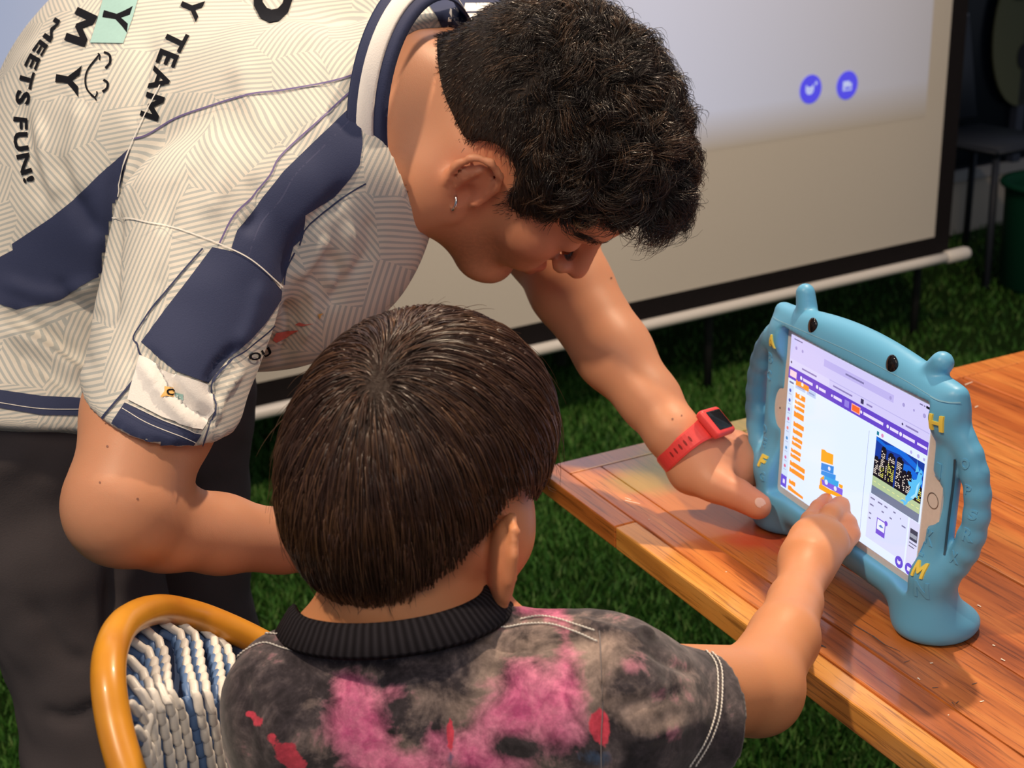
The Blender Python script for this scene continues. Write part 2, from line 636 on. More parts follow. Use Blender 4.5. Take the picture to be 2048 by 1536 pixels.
# grass blades: two-triangle blades over the visible floor
def blades(N, x0, x1, y0, y1, seed):
    g = np.random.default_rng(seed)
    x = g.uniform(x0, x1, N); y = g.uniform(y0, y1, N)
    h = g.uniform(.010, .024, N); a = g.uniform(0, 6.283, N); w = g.uniform(.0012, .0022, N) * 1.6
    lean = g.uniform(0, .018, N); la = g.uniform(0, 6.283, N)
    b = np.column_stack([x, y, np.zeros(N)]); sx = np.column_stack([np.cos(a), np.sin(a), np.zeros(N)]) * w[:, None]
    ln = np.column_stack([np.cos(la), np.sin(la), np.zeros(N)]) * lean[:, None]
    mid = b + ln * .35 + np.column_stack([0 * x, 0 * x, h * .6]); top = b + ln + np.column_stack([0 * x, 0 * x, h])
    V = np.stack([b - sx, b + sx, top + sx * .2, top - sx * .2], 1).reshape(-1, 3)
    i = np.arange(N)[:, None] * 4
    F = i + [0, 1, 2, 3]
    tone = np.repeat(g.uniform(0, 1, N), 4)
    return V, F, tone


tg_ = NT('grass_blade'); at = tg_.attr('tone')
tg_.base(tg_.ramp(at.outputs['Fac'], [(0, lin((.12, .28, .09))), (.55, lin((.27, .48, .18))), (.9, lin((.37, .53, .25))), (1, lin((.46, .56, .32)))]))
tg_.set(.6, .25)
V, F, tone = blades(170000, -1.35, 2.0, 1.2, 3.6, 3)
V2_, F2_, t2_ = blades(34000, -1.6, 3.2, 3.6, 6.0, 4)
gr = mesh('grass_pile', np.vstack([V, V2_]), np.vstack([F, F2_ + len(V)]), tg_.m, fl, False, {'tone': np.concatenate([tone, t2_])})
tag(gr, kind='stuff')

# back wall of dark glass beyond the screen, with its low plinth
WP = floor_pt(1960, 458); WN = SN.copy()
wq = floor_pt(2048, 438); wd_ = wq - WP; wd_[2] = 0; wd_ /= np.linalg.norm(wd_)


def panel(name, P0, D, a0, a1, z0, z1, off, th, mat, parent=None, bev=0.0):
    N = np.array([D[1], -D[0], 0.]);
    if N @ (CAMP - P0) < 0: N = -N
    P0 = np.array([P0[0], P0[1], 0.])
    mt = Matrix([[D[0], N[0], 0, P0[0]], [D[1], N[1], 0, P0[1]], [0, 0, 1, 0], [0, 0, 0, 1]])
    bm = bmesh.new(); bm_box(bm, (a0, off - th, z0), (a1, off, z1), bev, mt)
    return bm_obj(name, bm, mat, parent, False)


tw = NT('dark_glass_wall'); nz = tw.noise(tw.obj(), 1.3, 2)
tw.base(tw.mix(nz, lin((.03, .05, .09)), lin((.05, .08, .12)))).set(.22, .35)
tag(panel('wall_back', WP, SD, -7, 4, .0, 3.0, -.02, .1, tw.m), kind='structure')
tag(panel('baseboard_back', WP, SD, -7, 4, 0, .20, .0, .03, plain('plinth', (.50, .44, .36), .7, .3, grain=.2)), kind='structure')
tag(panel('trim_1', WP, SD, -7, 4, .20, .235, .008, .04, plain('plinth_cap', (.36, .35, .34), .5)), kind='structure')
tag(panel('trim_2', WP, SD, .13, .17, .235, 3.0, .01, .05, plain('window_post', (.05, .06, .09), .5)), kind='structure')

# ---------------------------------------------------------------- projector screen
se = empty('projector_screen', (BR[0], BR[1], 0), 'white pull-up projector screen with black border and white bottom bar behind the two people', 'projector screen')
a_r, _ = scr(1890, 480)
black = NT('screen_border'); nz = black.noise(black.obj(), 60, 3)
black.base(black.mix(nz, lin((.075, .06, .065)), lin((.11, .09, .095)))).set(.75, .2)
_, zb = scr(1240, 610 + 2); _, zb2 = scr(1871, 470)
zw = (zb + zb2) / 2
al_r = scr(1885, 250)[0]; al_blk = scr(1917, 250)[0]
SW = 2.75                                                        # white width
sheet = panel('border_cloth', BR, SD, al_r - SW - .06, al_blk, BARZ + .0, 2.75, .0, .006, black.m, se)
white = NT('screen_white'); nz = white.noise(white.obj(), 300, 3)
white.base(white.mix(nz, lin((.80, .775, .73)), lin((.84, .815, .77)))).set(.85, .15); white.bump(nz, .15, .0005)
panel('white_sheet', BR, SD, al_r - SW, al_r, zw, 2.69, .002, .002, white.m, se)
# the lit picture: white page of the projected app, and its two round buttons
pt_ = NT('projected_light'); a_ = pt_.attr('lit')
pt_.base(lin((.80, .775, .73))).set(.85, .15)
pt_.b.inputs['Emission Color'].default_value = (.42, .60, 1, 1)
pt_.l(pt_.math('MULTIPLY', a_.outputs['Fac'], .40), pt_.b.inputs['Emission Strength'])
pa1 = scr(1852, 200)[0]; pz0 = (scr(1500, 238)[1] + scr(1800, 215)[1]) / 2; pa0 = al_r - SW + .1
nx, nzz = 60, 40
A = np.linspace(pa0, pa1, nx); Zz = np.linspace(pz0 - .05, 2.6, nzz)
VV = []; LT = []
for z in Zz:
    for a in A:
        q = BR + SD * a + SN * .0024; VV.append((q[0], q[1], z))
        LT.append(min(1, max(0, (z - pz0 + .05) / .10)) * (.35 + .65 * min(1, (pa1 - a) / .9)))
FF = [(j * nx + i, j * nx + i + 1, (j + 1) * nx + i + 1, (j + 1) * nx + i) for j in range(nzz - 1) for i in range(nx - 1)]
mesh('projected_page', VV, FF, pt_.m, se, False, {'lit': LT})


def disc(c, r, n=28): return [(c[0] + r * math.cos(2 * math.pi * i / n), c[1] + r * math.sin(2 * math.pi * i / n)) for i in range(n)]


def flat_on_screen(name, polys, off, mat, parent, th=.0006):
    m = MB()
    for p in polys:
        V = [BR + SD * a + SN * off + np.array([0, 0, z - BARZ]) for a, z in p]
        m.add(V, [tuple(range(len(V)))])
    return m.build(name, mat, parent, False)


purple = emit('projected_purple', (.085, .07, .78), .95); pwhite = emit('projected_white', (.62, .68, 1), .8)
for k, (cx, cy) in enumerate(((1619, 178), (1692, 170))):
    a, z = scr(cx, cy); r = abs(scr(cx + 21, cy)[0] - a) * .0 + .036
    b = flat_on_screen('round_button', [disc((a, z), r)], .0045, purple, se)
    if k == 0:   # small animal face outline with a plus
        face = [(a + x * r, z + y * r) for x, y in ((-.46, .30), (-.40, .32), (-.26, .16), (.06, .16), (.20, .32), (.26, .30), (.28, -.06), (.20, -.24), (.02, -.36), (-.22, -.36), (-.40, -.24), (-.48, -.06))]
        plus = [(a + x * r, z + y * r) for x, y in ((.33, .42), (.42, .42), (.42, .55), (.5, .55), (.5, .42), (.62, .42), (.62, .33), (.5, .33), (.5, .2), (.42, .2), (.42, .33), (.33, .33))]
        flat_on_screen('icon', [face], .0052, pwhite, b); flat_on_screen('icon', [plus], .0052, pwhite, b)
        for ex in (-.24, .04): flat_on_screen('icon', [disc((a + ex * r, z - .08 * r), .05 * r, 10)], .0056, purple, b)
    else:
        sq = [(a + x * r, z + y * r) for x, y in ((-.42, .3), (.2, .3), (.2, .15), (.42, .15), (.42, -.38), (-.42, -.38))]
        flat_on_screen('icon', [sq], .0052, pwhite, b)
        hill = [(a + x * r, z + y * r) for x, y in ((-.3, -.28), (-.12, -.05), (.05, -.2), (.2, -.02), (.32, -.28))]
        flat_on_screen('icon', [hill], .0056, purple, b)
# bottom bar
m = MB(); barm = plain('bar_white', (.80, .76, .70), .35, .5)
P = [BR + SD * a + SN * .012 + np.array([0, 0, -.006]) for a in np.linspace(al_r - SW - .1, -.0, 20)]
m.add(*tube(P, .0145, 14)); m.build('bottom_bar', barm, se)
m = MB(); m.add(*tube([BR + SD * a + SN * .012 + np.array([0, 0, -.006]) for a in (-.055, -.05, .02, .032, .04)], [.015, .019, .020, .017, .008], 16)); m.build('end_cap', barm, se)
# tripod of the screen
tm = plain('tripod_black', (.03, .03, .032), .45)
base = BR + SD * (-1.3) - SN * .05
m = MB(); m.add(*tube([np.array([base[0], base[1], z]) for z in (.18, 2.8)], .016, 10)); m.build('pole', tm, se)
for da, dn in ((1.25, -.04), (.80, -.03), (.48, -.03)):
    m = MB(); e = base + SD * da - SN * (-dn)
    m.add(*tube([np.array([e[0], e[1], .45]), np.array([e[0], e[1], .0])], .012, 8)); m.build('leg', tm, se)

# dark things against the wall
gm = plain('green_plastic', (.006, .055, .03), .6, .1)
q = floor_pt(2100, 575)
bn = empty('storage_tub', (q[0], q[1], 0), 'dark green round tub on the grass at the right edge beside the projector screen', 'tub')
m = MB()
prof = [(.14, .0), (.16, .02), (.165, .3), (.168, .33), (.175, .335), (.175, .35), (.16, .35), (.155, .32), (.15, .03), (0.001, .025)]
def lathe(prof, c, seg=32):
    V = []; F = []
    for r, z in prof:
        for k in range(seg):
            t = 2 * math.pi * k / seg; V.append((c[0] + r * math.cos(t), c[1] + r * math.sin(t), c[2] + z))
    for i in range(len(prof) - 1):
        for k in range(seg):
            l = (k + 1) % seg; F.append((i * seg + k, i * seg + l, (i + 1) * seg + l, (i + 1) * seg + k))
    return V, F
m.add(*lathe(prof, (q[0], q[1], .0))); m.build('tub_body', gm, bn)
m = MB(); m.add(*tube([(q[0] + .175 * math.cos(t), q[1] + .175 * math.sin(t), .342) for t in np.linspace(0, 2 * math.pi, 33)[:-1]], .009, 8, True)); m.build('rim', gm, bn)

# round olive wall decoration with dark marks
dm = plain('olive_card', (.125, .135, .08), .8, .2)
c0 = on_plane(2050, 60, WP, SN) + SN * -.0
dec = empty('round_decoration', c0, 'large dim olive round decoration with black marks on the dark glass wall, top right', 'decoration')
def wall_poly(name, pts, off, mat, parent, th=.008):
    top = [c0 + SD * x + np.array([0, 0, y]) + SN * off for x, y in pts]; bot = [p - SN * th for p in top]
    n = len(pts); return mesh(name, top + bot, [tuple(range(n)), tuple(range(2 * n - 1, n - 1, -1))] + [(i, i + n, (i + 1) % n + n, (i + 1) % n) for i in range(n)], mat, parent, False)
wall_poly('disc', [(.17 * math.cos(t), .27 * math.sin(t)) for t in np.linspace(0, 2 * math.pi, 41)[:-1]], .01, dm, dec)
bk = plain('black_card', (.015, .016, .02), .8)
wall_poly('black_mark', [(-.05 + .05 * math.cos(t), .13 + .02 * math.sin(t)) for t in np.linspace(0, 2 * math.pi, 17)[:-1]], .014, bk, dec)
wall_poly('black_mark', [(-.01 + .03 * math.cos(t), -.09 + .045 * math.sin(t)) for t in np.linspace(0, 2 * math.pi, 17)[:-1]], .014, bk, dec)

# a dark chair standing in the dark by the wall
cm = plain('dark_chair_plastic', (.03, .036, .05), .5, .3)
cc = on_plane(1965, 300, WP + SN * .32, SN); cc[2] = 0
dc = empty('dark_chair', cc, 'dark moulded chair almost lost in the dark by the wall right of the screen', 'chair')
def dk(a, n, z): return cc + SD * a + SN * n + np.array([0, 0, z])
def slab(name, c4, th, mat, parent):
    c4 = np.array(c4); nn = np.cross(c4[1] - c4[0], c4[3] - c4[0]); nn /= np.linalg.norm(nn)
    bm = bmesh.new(); vs = [bm.verts.new(p) for p in np.vstack([c4, c4 + nn * th])]
    for f in ((3, 2, 1, 0), (4, 5, 6, 7), (0, 1, 5, 4), (1, 2, 6, 5), (2, 3, 7, 6), (3, 0, 4, 7)): bm.faces.new([vs[i] for i in f])
    bmesh.ops.bevel(bm, geom=bm.edges[:], offset=th * .35, segments=2, affect='EDGES')
    return bm_obj(name, bm, mat, parent)
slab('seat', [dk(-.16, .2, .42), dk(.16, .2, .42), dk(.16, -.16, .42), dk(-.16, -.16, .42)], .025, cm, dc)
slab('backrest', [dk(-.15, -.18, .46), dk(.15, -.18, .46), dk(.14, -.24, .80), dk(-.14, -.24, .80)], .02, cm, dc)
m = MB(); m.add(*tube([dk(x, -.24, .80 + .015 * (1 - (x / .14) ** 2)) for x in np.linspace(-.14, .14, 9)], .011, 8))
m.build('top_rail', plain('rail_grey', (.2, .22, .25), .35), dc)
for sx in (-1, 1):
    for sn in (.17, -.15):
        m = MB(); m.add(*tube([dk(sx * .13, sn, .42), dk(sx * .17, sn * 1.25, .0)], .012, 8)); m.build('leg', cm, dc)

# ---------------------------------------------------------------- table
TZ = .73
def tpt(px, py): return floor_pt(px, py, TZ)
TC = tpt(1073, 936)
d1 = tpt(1877, 1536) - TC; d1 /= np.linalg.norm(d1)
d2 = tpt(2048, 698) - TC; d2 -= d1 * (d2 @ d1); d2 /= np.linalg.norm(d2)   # squared up
def tl(px, py): q = tpt(px, py) - TC; return q @ d1, q @ d2
print('TABLE far edge check', tl(1151, 917), tl(2048, 698), 'lip', tl(1256, 1033), tl(1941, 1523), 'J1', tl(1226, 950), tl(1409, 1072), 'J2', tl(1917, 1275), tl(2048, 1353))
tmx = Matrix([[d1[0], d2[0], 0, TC[0]], [d1[1], d2[1], 0, TC[1]], [0, 0, 1, TZ], [0, 0, 0, 1]])
def wood(name, c1, c2, c3, seed):
    t = NT(name); c = t.n('ShaderNodeTexCoord'); mp = t.n('ShaderNodeMapping')
    mp.inputs['Rotation'].default_value = (0, 0, -math.atan2(d1[1], d1[0])); mp.inputs['Location'].default_value = (seed * 3.1, seed, 0)
    t.l(c.outputs['Object'], mp.inputs['Vector'])
    m2 = t.n('ShaderNodeMapping'); m2.inputs['Scale'].default_value = (3, 34, 34); t.l(mp.outputs[0], m2.inputs['Vector'])
    m3 = t.n('ShaderNodeMapping'); m3.inputs['Scale'].default_value = (14, 330, 330); t.l(mp.outputs[0], m3.inputs['Vector'])
    n1 = t.noise(m2.outputs[0], 1, 6, .6, .6); n2 = t.noise(m3.outputs[0], 1, 4, .6)
    n3 = t.noise(mp.outputs[0], 5, 3)
    f = t.math('ADD', t.math('MULTIPLY', n1, .7), t.math('MULTIPLY', n3, .3))
    col = t.ramp(f, [(.30, c1), (.48, c2), (.68, c3)])
    pores = t.ramp(n2, [(.34, (.35, .3, .28)), (.47, (1, 1, 1))])
    col = t.mix(.8, col, pores, 'MULTIPLY')
    # reflections of the projected picture, painted into the wood colour near the far corner
    at = t.attr('wash'); aw = t.attr('refl_amt')
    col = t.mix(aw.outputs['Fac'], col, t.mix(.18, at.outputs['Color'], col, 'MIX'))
    t.base(col).set(.34, .5, coat=.5, coatr=.10)
    t.bump(t.math('ADD', n2, t.math('MULTIPLY', n1, .5)), .16, .0008)
    return t.m
WR = [lin((.50, .24, .09)), lin((.76, .42, .19)), lin((.90, .58, .29))]
woods = [wood('table_wood_light', lin((.66, .40, .14)), lin((.90, .62, .28)), lin((.96, .72, .38)), 1),
         wood('table_wood_a', *WR, 2), wood('table_wood_b', lin((.44, .20, .08)), lin((.70, .37, .16)), lin((.86, .53, .26)), 5),
         wood('table_wood_c', lin((.52, .25, .09)), lin((.78, .45, .20)), lin((.90, .60, .30)), 9)]
ctr = TC + d1 * .85 + d2 * .4
tb = empty('wooden_table', (ctr[0], ctr[1], 0), 'varnished reddish brown wooden table with plank top that carries the tablet', 'table')
lipw = (tl(1256, 1033)[1] + tl(1941, 1523)[1]) / 2; lipa = tl(1250, 1048)[0]
J1 = (tl(1226, 950)[1] + tl(1409, 1072)[1]) / 2; J2 = (tl(1917, 1275)[1] + tl(2048, 1353)[1]) / 2
print('lipw', lipw, 'lip start', lipa, 'J1', J1, 'J2', J2)
TH = .024; ENDW = .03; LEN = 1.75; WID = .84
REFL_BLOBS = [((1170, 920), (60, 12), (.28, .27, .42)), ((1240, 912), (80, 26), (.33, .33, .38)), ((1330, 935), (60, 34), (.18, .42, .26)), ((1335, 905), (40, 20), (.20, .45, .25)),
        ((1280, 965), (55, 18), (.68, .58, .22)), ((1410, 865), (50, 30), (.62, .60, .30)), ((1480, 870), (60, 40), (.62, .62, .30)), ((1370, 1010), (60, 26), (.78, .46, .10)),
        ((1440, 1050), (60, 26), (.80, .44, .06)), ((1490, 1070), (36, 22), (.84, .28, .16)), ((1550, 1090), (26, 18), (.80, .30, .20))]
def plank(name, a0, a1, b0, b1, mi, z=0., th=TH, bev=.0018, res=.014):
    """bevelled plank, top gridded so that the painted reflections can be stored on it"""
    na = max(1, int((a1 - a0) / res)) if a0 < .62 else max(1, int((a1 - a0) / .1)); nb = max(1, int((b1 - b0) / res))
    bm = bmesh.new(); bm_box(bm, (a0, b0, -th), (a1, b1, z), bev)
    if a0 < .62:
        for k in range(1, min(na, 60)):
            bmesh.ops.bisect_plane(bm, geom=bm.verts[:] + bm.edges[:] + bm.faces[:], plane_co=(a0 + (a1 - a0) * 0 + k * res, 0, 0), plane_no=(1, 0, 0))
        for k in range(1, nb):
            bmesh.ops.bisect_plane(bm, geom=bm.verts[:] + bm.edges[:] + bm.faces[:], plane_co=(0, b0 + k * res, 0), plane_no=(0, 1, 0))
    bmesh.ops.transform(bm, matrix=tmx, verts=bm.verts)
    me = bpy.data.meshes.new(name); bm.to_mesh(me); bm.free()
    co = np.array([v.co[:] for v in me.vertices]); P, _ = proj(co)
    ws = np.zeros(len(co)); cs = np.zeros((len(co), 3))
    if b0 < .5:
        for (cx, cy), (rx, ry), c in REFL_BLOBS:
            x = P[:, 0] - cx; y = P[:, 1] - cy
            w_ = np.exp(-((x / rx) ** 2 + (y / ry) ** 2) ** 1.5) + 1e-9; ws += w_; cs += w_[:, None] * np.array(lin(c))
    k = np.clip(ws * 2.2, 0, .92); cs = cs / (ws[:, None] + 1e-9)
    a = me.attributes.new('refl_amt', 'FLOAT', 'POINT'); a.data.foreach_set('value', k.astype(np.float32))
    a = me.attributes.new('wash', 'FLOAT_VECTOR', 'POINT'); a.data.foreach_set('vector', cs.astype(np.float32).ravel())  # colour of the painted reflections
    o = put(name, me, woods[mi], tb, False); return o
g = .0012
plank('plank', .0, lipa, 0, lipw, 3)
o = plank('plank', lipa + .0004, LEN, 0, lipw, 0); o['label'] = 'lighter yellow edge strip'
bs = [lipw + .0006, J1, J2]
while bs[-1] < WID - .1: bs.append(bs[-1] + .108)
bs.append(WID)
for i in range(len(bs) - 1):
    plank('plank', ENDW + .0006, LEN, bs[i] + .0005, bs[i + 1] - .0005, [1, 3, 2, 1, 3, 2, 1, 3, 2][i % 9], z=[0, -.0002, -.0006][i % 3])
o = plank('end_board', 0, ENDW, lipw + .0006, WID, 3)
# apron and legs
am = woods[2]
def tbox(name, lo, hi, mi=2, bev=.003):
    bm = bmesh.new(); bm_box(bm, lo, hi, bev); bmesh.ops.transform(bm, matrix=tmx, verts=bm.verts)
    o = bm_obj(name, bm, woods[mi], tb, False); return o
for lo, hi in (((.3, .30, -.11), (1.6, .325, -TH)), ((.10, WID - .145, -.11), (1.6, WID - .12, -TH)), ((.3, .325, -.11), (.325, WID - .145, -TH))): tbox('apron', lo, hi)
for a in (.75, 1.45):
    for b in (.36, WID - .185): tbox('leg', (a, b, -TZ), (a + .06, b + .06, -TH), 2, .006)
# little scratches and paint drips on the top
def flecks():
    m = MB(); g2 = np.random.default_rng(5)
    L = [(1262, 1000, 1250, 996), (1250, 1001, 1280, 1008), (1297, 1039, 1299, 1040), (1508, 1295, 1510, 1296), (1517, 1297, 1519, 1298), (1835, 1356, 1840, 1360), (1860, 1327, 1866, 1326),
         (2002, 1318, 2010, 1322), (1960, 1404, 1968, 1402), (1896, 1430, 1898, 1431), (1985, 1290, 1990, 1292), (1955, 1210, 1962, 1214), (1930, 770, 1945, 764), (1950, 815, 1956, 812), (1451, 1144, 1454, 1144)]
    for x0, y0, x1, y1 in L:
        p, q = tpt(x0, y0), tpt(x1, y1); t = q - p; l = np.linalg.norm(t); t /= l + 1e-9; n = np.cross([0, 0, 1], t)
        w = .0007; z = np.array([0, 0, .0003])
        m.add([p - n * w + z, q - n * w * .6 + z, q + n * w * .6 + z, p + n * w + z], [(0, 1, 2, 3)])
    o = m.build('paint_fleck', plain('fleck_white', (.88, .80, .68), .6), tb, False); tag(o, kind='stuff')
    m = MB()
    L = [(1708, 1250, 1745, 1272, 1.2), (1745, 1272, 1770, 1290, 1.4), (1770, 1290, 1800, 1303, .7), (1642, 1291, 1651, 1295, 2), (1865, 1376, 1876, 1375, .8), (1944, 1369, 1954, 1366, .8), (1904, 1405, 1909, 1411, .7), (1912, 1407, 1917, 1403, .7), (1808, 1325, 1820, 1321, .6), (1545, 983, 1549, 985, .6)]
    for x0, y0, x1, y1, w in L:
        p, q = tpt(x0, y0), tpt(x1, y1); t = q - p; l = np.linalg.norm(t); t /= l + 1e-9; n = np.cross([0, 0, 1], t)
        w *= .0005; z = np.array([0, 0, .0003])
        m.add([p - t * w + z, p - n * w + z, q - n * w * .6 + z, q + t * w + z, q + n * w * .6 + z, p + n * w + z], [(0, 1, 2, 3, 4, 5)])
    o = m.build('dark_nick', plain('nick', (.10, .08, .08), .7), tb, False); tag(o, kind='stuff')
flecks()

# ================================================================== tablet in its blue case
tyaw, ttilt = -1.20087325, .03554169
Td = np.array([math.cos(tyaw), math.sin(tyaw), 0]); Tn = np.array([math.sin(tyaw), -math.cos(tyaw), 0])
Tu = math.cos(ttilt) * np.array([0, 0, 1.]) - math.sin(ttilt) * Tn
Tc = np.cross(Td, Tu)                     # true outward normal of the glass
if Tc @ Tn < 0: Tc = -Tc
TO = np.array([.24731735, 1.16286504, -.54778489 + CAM_H])
TR = np.array([Td, Tu, Tc])
def T(a, b, c=0.): return TO + (Td * a + Tu * b + Tc * c) / 1000.
def Tp(px, py, c=0.):
    q = on_plane(px, py, T(0, 0, c), Tc) - TO; return (q @ Td) * 1000, (q @ Tu) * 1000
tab = empty('tablet', (*T(98, 0, -8)[:2], TZ), 'tablet showing a block-coding page in a blue foam case with handles, standing on the table', 'tablet')
blue = NT('blue_foam'); nz = blue.noise(blue.obj(), 900, 2)
blue.base(lin((.40, .70, .87))).set(.42, .45, sss=.0); blue.bump(nz, .05, .0004)
s = SDF((TO, TR))
mm = .001
def m3(a, b, c): return (a * mm, b * mm, c * mm)
s.box(m3(94, 72, -7), (.128, .098, .0080), .007, .004)
s.ell(m3(98, 148, -6), (.118, .034, .0190), .014)
s.cone(m3(-14, 142, -6), m3(202, 146, -6), .0180, .0180, .012)
s.cone(m3(-25, 5, -5), m3(-25, 140, -5), .0095, .0095, .006); s.cone(m3(213, 5, -9), m3(213, 140, -9), .0090, .0090, .006)
s.cone(m3(-10, -16, -8), m3(200, -16, -8), .0175, .0175, .008)
for sg in (-1, 1):
    cx = 202 if sg > 0 else -22
    cz = -13 if sg > 0 else -3
    pts = []
    for t in np.linspace(-90, 90, 13):
        th = math.radians(t)
        pts.append((m3(cx + sg * (38 if sg > 0 else 41) * math.cos(th), 72 + 66 * math.sin(th), cz * math.cos(th) - 4), .0092 if abs(t) < 62 else .011))
    s.chain(pts, .008, .006)
    for t in (-20, 30):
        th = math.radians(t); s.ball(m3(cx + sg * 34 * math.cos(th), 72 + 60 * math.sin(th), cz * math.cos(th) - 4), .0055, .008)
s.chain([(m3(8, 174, -8), .0095), (m3(4, 187, -8), .0085)], .003)
s.chain([(m3(181, 168, -8), .0095), (m3(191, 181, -9), .0092)], .003)
for sg, fx in ((-1, -14), (1, 204)):
    s.cone(m3(fx, 8, -7), m3(fx, -32, -16), .019, .021, .02)
    s.ell(m3(fx, -39, -23), (.029, .014, .036), .022)
s.plane(m3(0, -46.5, 0), (0, -1, 0), .002)
# opening for the screen, with half-round notches left and right
s.box(m3(99.5, 74, 14), (.1055, .081, .0195), .004, .003, 's')
s.ell(m3(-10, 74, 6), (.011, .020, .014), .004, 's'); s.ell(m3(207, 74, 6), (.0150, .024, .012), .004, 's')
# slots beside the handles
V, F = s.mesh(.0018); V = smooth(V, F, 2, .5)
case = mesh('case', V, F, blue.m, tab)
caseT = Target(V, F)
creasem = plain('blue_crease', (.27, .56, .74), .4)
strip_print('seam', caseT, [(1545, 632), (1556, 640), (1590, 655)], 1.6, creasem, case, .0004)
strip_print('seam', caseT, [(1590, 655), (1700, 703), (1800, 755), (1862, 792)], 1.5, creasem, case, .0004)
strip_print('seam', caseT, [(1862, 793), (1878, 801), (1900, 805), (1920, 805)], 3.0, creasem, case, .0009)

slotm = plain('slot_dark', (.03, .08, .13), .6)
strip_print('side_slot', caseT, [(1911, 918), (1905, 975), (1896, 1045), (1889, 1110)], 5, slotm, case, .0007)
# the device itself
wm = plain('tablet_white', (.80, .76, .72), .3, .5)
bm = bmesh.new(); mt = Matrix([[*[TR[j][i] for j in range(3)], TO[i]] for i in range(3)] + [[0, 0, 0, 1]])
r = bmesh.ops.create_cube(bm, size=1)
for v in r['verts']: v.co = Vector(((98.5 + v.co.x * 240) * mm, (74 + v.co.y * 169) * mm, (-3.6 + v.co.z * 7) * mm))
ve = [e for e in bm.edges if abs(e.verts[0].co.z - e.verts[1].co.z) > .001]
bmesh.ops.bevel(bm, geom=ve, offset=.012, segments=6, affect='EDGES')
bmesh.ops.transform(bm, matrix=mt, verts=bm.verts)
dev = bm_obj('front_glass', bm, wm, tab, False)
def ring2(name, c, r, w, z, mat, par):
    V = []; n = 32
    for i in range(n):
        t = 2 * math.pi * i / n
        for rr in (r - w / 2, r + w / 2): V.append(T(c[0] + rr * math.cos(t), c[1] + rr * math.sin(t), z))
    return mesh(name, V, [(2 * i, 2 * i + 1, (2 * i + 3) % (2 * n), (2 * i + 2) % (2 * n)) for i in range(n)], mat, par, False)
ring2('home_button', (209, 74), 6.3, .8, .15, plain('ring_grey', (.3, .28, .27), .3, .5, .6), tab)
mesh('camera_dot', [T(-10.8 + .9 * math.cos(t), 74 + .9 * math.sin(t), .2) for t in np.linspace(0, 6.28, 13)[:-1]], [tuple(range(12))], plain('dot_black', (.02, .02, .02), .2), tab, False)
EMT = {}
def em(c, s=1.0):
    k = (tuple(c), s)
    if k not in EMT: EMT[k] = emit('lit_%d' % len(EMT), lin(tuple(c)), s)
    return EMT[k]
def sp(name, polys, c, z, parent, s=1.0):
    """flat lit shapes on the display; polys in mm"""
    m = MB()
    for p in polys:
        m.add([T(x, y, z) for x, y in p], [tuple(range(len(p)))])
    o = m.build(name, em(c, s), parent, False)
    if len(polys) > 1: o['kind'] = 'stuff'
    return o
def q4(a0, b0, a1, b1): return [(a0, b0), (a1, b0), (a1, b1), (a0, b1)]
scr_ = sp('screen', [q4(-.3, -.3, 197.3, 148.3)], (.85, .90, 1.0), .3, tab, 1.15)
# browser bars
sp('browser_bar', [q4(-.3, 118.5, 197.3, 148.3)], (.84, .81, .985), .42, scr_)
sp('address_field', [q4(52, 135, 150, 141.5)], (.76, .72, .95), .5, scr_)
sp('tab_strip', [q4(-.3, 118.5, 62, 126)], (.87, .85, .99), .5, scr_)
sp('tab_strip', [q4(62, 125.5, 197.3, 126.3)], (.75, .72, .93), .55, scr_)
sp('purple_bar', [q4(-.3, 107.5, 197.3, 118.5)], (.40, .27, .80), .5, scr_)
lt = (.80, .76, .98); dk = (.42, .40, .62)
def bars(name, L, c, z, h=1.5):
    return sp(name, [q4(a, b - h / 2, a1, b + h / 2) for a, b, a1 in L], c, z, scr_)
bars('small_lettering', [(5, 145.7, 18), (182, 145.7, 186), (187, 145.7, 189)], (.45, .42, .6), .6, 1.0)
sp('battery', [q4(190, 144.8, 194.6, 146.8)], (.08, .07, .12), .62, scr_)
sp('icon', [disc((9, 138), 1.7, 10), disc((19, 138), 1.5, 10), disc((146, 138), 1.6, 10), disc((163, 138), 1.7, 10), disc((176, 138), 1.2, 6), disc((189, 138), 1.9, 10)], (.66, .62, .85), .6, scr_)
bars('small_lettering', [(84, 138.2, 110)], (.5, .47, .68), .6, 1.6)
bars('small_lettering', [(20, 122.2, 43), (68, 122.2, 96), (116, 122.2, 124), (168, 122.2, 184)], (.55, .50, .74), .62, 1.5)
sp('icon', [q4(108, 120.2, 112, 124.5), disc((3, 123), 1.2, 8), disc((164, 122), 1.1, 8)], (.20, .18, .35), .62, scr_)
sp('logo_button', [q4(2, 110, 12.5, 116)], (1, .86, .90), .6, scr_)
bars('small_lettering', [(23, 113, 38), (48, 113, 58), (70, 113, 82), (113, 113, 140), (149, 113, 160), (166, 113, 181)], (.92, .88, 1), .62, 2.6)
bars('small_lettering', [(184, 113, 196.5)], (.92, .88, 1), .62, 2.0)
sp('icon', [disc((20, 113.3), 1.8, 10), disc((45, 113.3), 1.8, 10), disc((67.5, 113), 1.3, 6), disc((110, 113), 1.5, 6), disc((146, 113.3), 1.6, 10), disc((163, 113), 1.8, 10)], (.95, .93, 1), .64, scr_)
sp('grey_button', [q4(86, 110, 92.5, 116)], (.58, .50, .90), .6, scr_)
sp('orange_button', [q4(96, 109.5, 108.5, 116.3)], (1, .72, .70), .6, scr_)
sp('orange_button', [q4(97, 110.3, 107.5, 115.5)], (1, .42, .18), .66, scr_)
